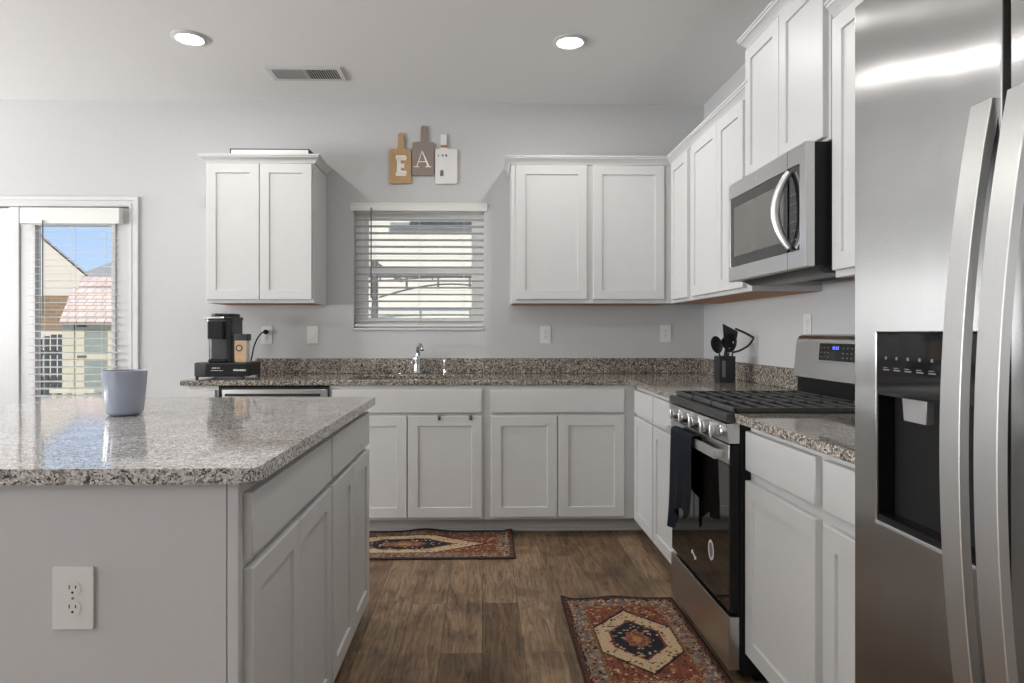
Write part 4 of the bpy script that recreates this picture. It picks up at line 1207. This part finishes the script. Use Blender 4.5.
def letter_A(t, T):
    u0, u1, v0, v1 = -0.462, -0.345, 2.303, 2.412
    c = (u0 + u1) / 2 - 0.002
    mb = MB()
    def bar(p, q, w0, w1):
        p, q = Vector(p), Vector(q)
        mb.prism([(p.x - w0 / 2, p.y), (p.x + w0 / 2, p.y), (q.x + w1 / 2, q.y), (q.x - w1 / 2, q.y)], 0.0162, 0.0178, T)
    bar((u0 + 0.020, v0 + 0.004), (c, v1), 0.005, 0.004)
    bar((u1 - 0.018, v0 + 0.004), (c - 0.001, v1), 0.015, 0.006)
    mb.prism([(u0 + 0.034, v0 + 0.034), (u1 - 0.036, v0 + 0.034), (u1 - 0.036, v0 + 0.039), (u0 + 0.034, v0 + 0.039)], 0.0162, 0.0178, T)
    for (a, b) in ((u0, u0 + 0.036), (u1 - 0.040, u1)):
        mb.prism([(a, v0), (b, v0), (b, v0 + 0.005), (a, v0 + 0.005)], 0.0162, 0.0178, T)
    mb.build('letter', M['cream'], t)
def marks(t, T):
    mb = MB()
    for u, w in ((-0.300, 0.006), (-0.272, 0.010), (-0.250, 0.012)):
        mb.prism([(u, 2.376), (u + w, 2.374), (u + w * 0.8, 2.390), (u + 0.001, 2.391)], 0.0162, 0.0168, T)
    mb.build('painted_words', M['ink'], t)
    m2 = MB()
    m2.prism([(-0.286, 2.243), (-0.262, 2.243), (-0.262, 2.276), (-0.274, 2.288), (-0.286, 2.276)], 0.0162, 0.0168, T)
    m2.build('painted_house', M['grypl'], t)
    MB().box(-0.282, -0.242, D - 0.020, D - 0.0005, 2.436, 2.452, 0.002).build('wrap_band', M['leather'], t)
cutting_board('tan wooden paddle board with a white flowered letter E', M['boardtan'], -0.627, -0.480, 2.192, 2.424, -0.548, 0.042, 2.536, letter_E)
cutting_board('grey-brown paddle board with a thin white letter A', M['boardgrey'], -0.473, -0.326, 2.246, 2.472, -0.395, 0.042, 2.585, letter_A)
cutting_board('whitewashed paddle board with tan band on its handle', M['boardwhite'], -0.318, -0.170, 2.192, 2.426, -0.262, 0.036, 2.525, marks, False)

# ------------------------------------------------------------------ rugs
RC = {k: S(*v)[:3] for k, v in dict(rust=(128, 78, 62), rust2=(112, 64, 52), cream=(192, 166, 134), navy=(46, 47, 54), grey=(116, 104, 98), taupe=(142, 122, 104), dark=(48, 40, 38), gold=(166, 128, 80), pink=(156, 112, 92)).items()}
def hsh(a, b, s=0):
    h = math.sin(a * 127.1 + b * 311.7 + s * 74.7) * 43758.5453
    return h - math.floor(h)
def rug_colour(a, b, L, W, med):
    """a along the length (-L/2..L/2), b across"""
    da, db = L / 2 - abs(a), W / 2 - abs(b)
    e = min(da, db)
    ia, ib = math.floor(a / 0.008), math.floor(b / 0.008)
    r = hsh(ia, ib)
    if e < 0.016:
        return RC['rust2'] if r > 0.3 else RC['dark']
    if e < 0.024:
        return RC['dark'] if r > 0.35 else RC['taupe']
    if e < 0.082:
        # flowered border
        q = (a if db < da else b)
        wv = 0.5 + 0.5 * math.sin(q * 120)
        m = abs((e - 0.053)) / 0.029
        if r > 0.93: return RC['cream']
        if r < 0.09: return RC['dark']
        if hsh(ia // 2, ib // 2, 2) > 0.80: return RC['rust']
        return RC['grey'] if wv > m else RC['taupe']
    if e < 0.092:
        return RC['dark'] if (ia + ib) % 2 else RC['gold']
    # field
    hb = (W / 2 - 0.092)
    def hexa(s):
        return abs(b) / (hb * s) <= 1 and abs(a) / (med * s) + 0.62 * abs(b) / (hb * s) <= 1
    if hexa(0.60) and not hexa(0.0001) is None and hexa(0.60):
        n = (a / (med * 0.30)) ** 2 + (b / (hb * 0.36)) ** 2
        n2 = n + 0.35 * math.sin(4 * math.atan2(b / hb, a / med)) ** 2
        if n2 < 0.9:
            if n < 0.10: return RC['gold']
            return RC['rust'] if r > 0.25 else RC['pink']
        if r > 0.90: return RC['cream']
        return RC['navy']
    if hexa(0.64):
        return RC['rust2']
    if hexa(0.97):
        if r > 0.92: return RC['dark']
        if r < 0.05: return RC['rust']
        return RC['cream']
    if hexa(1.03):
        return RC['dark']
    if r > 0.95: return RC['cream']
    if r < 0.05: return RC['navy']
    if hsh(ia // 2, ib // 2, 5) > 0.92: return RC['gold']
    return RC['rust'] if hsh(ia // 4, ib, 3) > 0.35 else RC['rust2']

def rug(label, cx_, cy_, lx, ly, rot90, med, wave):
    t = thing('rug', label, 'rug', (cx_, cy_, 0), 'patterned kitchen rugs')
    st = 0.0046
    nx, ny = int(lx / st), int(ly / st)
    mb = MB(); bm = mb.bm
    g = []
    for j in range(ny + 1):
        row = []
        for i in range(nx + 1):
            x, y = -lx / 2 + lx * i / nx, -ly / 2 + ly * j / ny
            row.append(bm.verts.new((cx_ + x, cy_ + y, 0.007 + wave(x, y))))
        g.append(row)
    for j in range(ny):
        for i in range(nx):
            bm.faces.new((g[j][i], g[j][i + 1], g[j + 1][i + 1], g[j + 1][i]))
    o = mb.build('pile', M['rug'], t)
    ca_ = o.data.color_attributes.new('Col', 'FLOAT_COLOR', 'POINT')
    L, W = (ly, lx) if rot90 else (lx, ly)
    vals = []
    for v in o.data.vertices:
        a, b = (v.co.y, v.co.x) if rot90 else (v.co.x, v.co.y)
        vals.extend(rug_colour(a, b, L, W, med) + (1.0,))
    ca_.data.foreach_set('color', vals)
    # bound edge and backing follow the same waves
    per = []
    n = 60
    hx, hy = lx / 2, ly / 2
    for k in range(n): per.append((-hx + lx * k / n, -hy))
    for k in range(n): per.append((hx, -hy + ly * k / n))
    for k in range(n): per.append((hx - lx * k / n, hy))
    for k in range(n): per.append((-hx, hy - ly * k / n))
    mb = MB(); bm = mb.bm
    P = [Vector((cx_ + x, cy_ + y, 0.0055 + wave(x, y))) for x, y in per]
    N = len(P)
    rings = []
    for i in range(N):
        tt = (P[(i + 1) % N] - P[i - 1]).normalized()
        a = Vector((tt.y, -tt.x, 0)).normalized()
        b = Vector((0, 0, 1))
        rings.append([bm.verts.new(P[i] + a * (0.006 * math.cos(2 * PI * k / 8)) + b * (0.0048 * math.sin(2 * PI * k / 8))) for k in range(8)])
    for i in range(N):
        a, b = rings[i], rings[(i + 1) % N]
        for k in range(8):
            bm.faces.new((a[k], a[(k + 1) % 8], b[(k + 1) % 8], b[k]))
    mb.build('edge_binding', M['bind'], t)
    return t
def wave1(x, y):
    far = max(0, (y + 0.10) / 0.34)
    return (0.016 * max(0, math.exp(-((x - 0.10) / 0.10) ** 2)) + 0.012 * math.exp(-((x - 0.60) / 0.02) ** 2)) * min(1, far) ** 2
def wave2(x, y):
    far = max(0, (y - 0.22) / 0.15)
    return 0.010 * min(1, far) ** 2 * max(0, math.exp(-((x + 0.01) / 0.08) ** 2)) + 0.014 * math.exp(-(((x + 0.25) / 0.03) ** 2)) * min(1, far) ** 2
rug('long patterned rust and navy runner in front of the sink cabinets', -0.437, 3.688, 1.215, 0.472, False, 0.46, wave1)
rug('small patterned rust and cream rug in front of the range', 0.596, 2.525, 0.490, 0.775, True, 0.262, wave2)

# ------------------------------------------------------------------ outdoors
GZ = -0.12
tag(MB().box(-40, 40, D + TW, 60, GZ - 0.2, GZ - 0.02).build('ground_outside', M['grass']), kind='structure')
tag(MB().box(-9.2, 4, D + TW + 0.01, 13.6, GZ - 0.0199, GZ).build('patio_slab', M['concrete']), kind='structure')

# playhouse seen through the patio door
t = thing('playhouse', 'cream framed garden playhouse with pale shingle roof outside the patio door', 'playhouse', (-6.2, 12.0, GZ))
py = 11.0
X0 = -6.92
MB().box(X0 + 0.04, -4.4, py + 0.05, py + 1.8, GZ + 0.001, 1.40).build('wall_panel', M['greyp'], t)
for (a, b) in ((X0, X0 + 0.19), (-6.71, -6.56), (-6.18, -6.00), (-5.2, -5.02)):
    MB().box(a, b, py, py + 0.049, GZ + 0.001, 1.40, 0.004).build('post', M['creamp'], t)
MB().box(-6.56, -6.18, py + 0.004, py + 0.049, 1.24, 1.40).box(-6.56, -6.18, py + 0.004, py + 0.049, 0.74, 0.84).box(-6.56, -6.18, py + 0.004, py + 0.049, GZ + 0.001, 0.12).build('door_rails', M['creamp'], t)
MB().box(-6.555, -6.185, py + 0.02, py + 0.048, 0.845, 1.235).box(-6.555, -6.185, py + 0.02, py + 0.048, 0.125, 0.735).build('door_panes', M['greyp'], t)
mb = MB()
for z in (1.30, 0.80, 0.10):
    mb.box(-6.67, -6.52, py - 0.012, py - 0.002, z - 0.016, z + 0.016)
mb.build('strap_hinges', M['bronze'], t)
def roofslab(mb, pts, th):
    bm = mb.bm
    n = (Vector(pts[1]) - Vector(pts[0])).cross(Vector(pts[2]) - Vector(pts[0])).normalized()
    a = [bm.verts.new(p) for p in pts]
    b = [bm.verts.new(Vector(p) - n * th) for p in pts]
    bm.faces.new(a); bm.faces.new(b[::-1])
    for k in range(len(pts)):
        bm.faces.new((a[k], b[k], b[(k + 1) % len(pts)], a[(k + 1) % len(pts)]))
mb = MB()
roofslab(mb, [(-6.87, py - 0.15, 1.37), (-4.2, py - 0.15, 1.37), (-4.2, py + 0.55, 1.975), (-7.09, py + 0.55, 1.975)], 0.05)
roofslab(mb, [(-6.98, py + 0.552, 2.00), (-4.4, py + 0.552, 2.00), (-4.6, py + 1.0, 2.21), (-7.20, py + 1.0, 2.21)], 0.05)
roofslab(mb, [(-4.6, py + 1.002, 2.21), (-4.2, py + 2.0, 1.37), (-7.3, py + 2.0, 1.37), (-7.20, py + 1.002, 2.21)], 0.05)
mb.build('roof', M['shingle'], t)
tag(MB().box(-6.58, -5.9, py - 0.85, py - 0.40, 0.27, 0.33, 0.005).box(-6.55, -6.50, py - 0.83, py - 0.78, GZ + 0.001, 0.27).box(-6.0, -5.95, py - 0.83, py - 0.78, GZ + 0.001, 0.27).box(-6.55, -6.50, py - 0.47, py - 0.42, GZ + 0.001, 0.27).box(-6.0, -5.95, py - 0.47, py - 0.42, GZ + 0.001, 0.27).build('garden_bench', M['creamp'], None, (-6.3, py - 0.6, GZ)), 'cream garden bench in front of the playhouse door', 'bench')
# dark arched gate and tan brick wall beside the playhouse
t = thing('garden_gate', 'dark arched slatted gate left of the playhouse', 'gate', (-9.0, 14.0, GZ))
for k in range(7):
    x = -9.62 + k * 0.145
    zt = 1.16 - 0.9 * (abs(x + 8.95) / 0.8) ** 2 * 0.5
    MB().box(x, x + 0.10, 14.0, 14.04, GZ + 0.001, zt, 0.005).build('slat', M['darkwood'], t)
MB().box(-9.65, -8.55, 14.041, 14.07, 0.12, 0.22).box(-9.65, -8.55, 14.041, 14.07, 0.72, 0.82).build('rail', M['darkwood'], t)
tag(MB().cells([-16, -9.72, -8.45, 3], [GZ - 0.02, 1.22, 1.98], hole((-9.72, -8.45, GZ - 0.1, 1.22)), 0, 0.2, BACK(0, 14.35, 0)).build('garden_wall', M['brickw'], None, (-9, 14.3, GZ)), 'tan brick garden wall behind the arched gate', 'wall', kind='structure')
# neighbour's house with a gable
t = thing('neighbor_house', 'pale sided house with a steep gable beyond the patio door', 'house', (-15.5, 21.5, GZ))
G0, G1 = -19.4, -11.75
zc_, ze = 6.05, 2.78
gp = [(G0, GZ), (G1, GZ), (G1, ze), ((G0 + G1) / 2, zc_), (G0, ze)]
HM = Matrix(((1, 0, -0.80, 0), (0, 0, 0.60, 20.0), (0, 1, 0, 0), (0, 0, 0, 1)))
MB().prism(gp, 0, 7, HM).build('walls', M['siding'], t)
mb = MB()
cxg = (G0 + G1) / 2
def hp(u, v, w_):
    return tuple(HM @ Vector((u, v, w_)))
roofslab(mb, [hp(G1 + 0.35, ze - 0.26, -0.06), hp(G1 + 0.35, ze - 0.26, 7.2), hp(cxg, zc_ + 0.04, 7.2), hp(cxg, zc_ + 0.04, -0.06)], -0.05)
roofslab(mb, [hp(cxg, zc_ + 0.04, -0.06), hp(cxg, zc_ + 0.04, 7.2), hp(G0 - 0.35, ze - 0.26, 7.2), hp(G0 - 0.35, ze - 0.26, -0.06)], -0.05)
mb.build('roof', M['roofgrey'], t)
t = thing('far_house', 'distant house with grey hip roof behind the playhouse', 'house', (-13.5, 32, GZ))
MB().box(-19.0, -9.0, 30, 38, GZ, 3.3).build('walls', M['siding'], t)
mb = MB()
roofslab(mb, [(-19.3, 29.6, 3.25), (-8.7, 29.6, 3.25), (-12.5, 34, 5.6), (-16.8, 34, 5.6)], 0.1)
roofslab(mb, [(-8.7, 29.6, 3.25), (-8.7, 38.4, 3.25), (-12.5, 34, 5.6)], 0.1)
roofslab(mb, [(-19.3, 38.4, 3.25), (-19.3, 29.6, 3.25), (-16.8, 34, 5.6)], 0.1)
mb.build('roof', M['roofgrey'], t)
# house opposite the sink window
t = thing('white_house', 'white sided house close behind the sink window', 'house', (0.2, 13.5, GZ))
MB().box(-3.6, 6.0, 11.2, 17.0, GZ, 3.9).build('walls', M['siding2'], t)
MB().box(-1.55, 0.55, 11.12, 11.199, 2.95, 3.05).box(-1.2, 0.30, 11.05, 11.199, 3.05, 3.14).build('eave_trim', M['roofgrey'], t)
mb = MB()
roofslab(mb, [(-3.9, 10.9, 3.95), (6.3, 10.9, 3.95), (6.3, 14.1, 5.6), (-3.9, 14.1, 5.6)], 0.12)
mb.build('roof', M['roofgrey'], t)
# gazebo with an arched truss
t = thing('gazebo', 'dark metal gazebo with arched truss outside the sink window', 'gazebo', (-0.7, 8.3, GZ))
gy = 8.0
for x, y in ((-1.30, gy), (0.55, gy), (-2.6, gy + 2.6), (1.7, gy + 2.6)):
    MB().box(x - 0.035, x + 0.035, y - 0.035, y + 0.035, GZ + 0.001, 2.06, 0.004).build('post', M['bronze'], t)
for y, xa_, xb_, zo in ((gy, -1.38, 0.63, 0), (gy + 2.6, -2.65, 1.75, 0.30)):
    mb = MB().box(xa_, xb_, y - 0.012, y + 0.012, 1.855 + zo, 1.885 + zo)
    w_ = xb_ - xa_ - 0.26
    pts = [(xa_ + 0.13 + w_ * k / 20, y, 1.58 + zo + 0.20 * math.sin(PI * (0.06 + 0.88 * k / 20))) for k in range(21)]
    mb.tube(pts, 0.010, 8)
    for k in (0.23, 0.42, 0.61):
        x = xa_ + (xb_ - xa_) * k
        mb.box(x - 0.012, x + 0.012, y - 0.010, y + 0.010, 1.72 + zo, 1.86 + zo)
    mb.build('truss', M['bronze'], t)
for x in (-1.30, 0.55):
    MB().box(x - 0.02, x + 0.02, gy + 0.02, gy + 2.6, 2.00, 2.05).build('side_beam', M['bronze'], t)
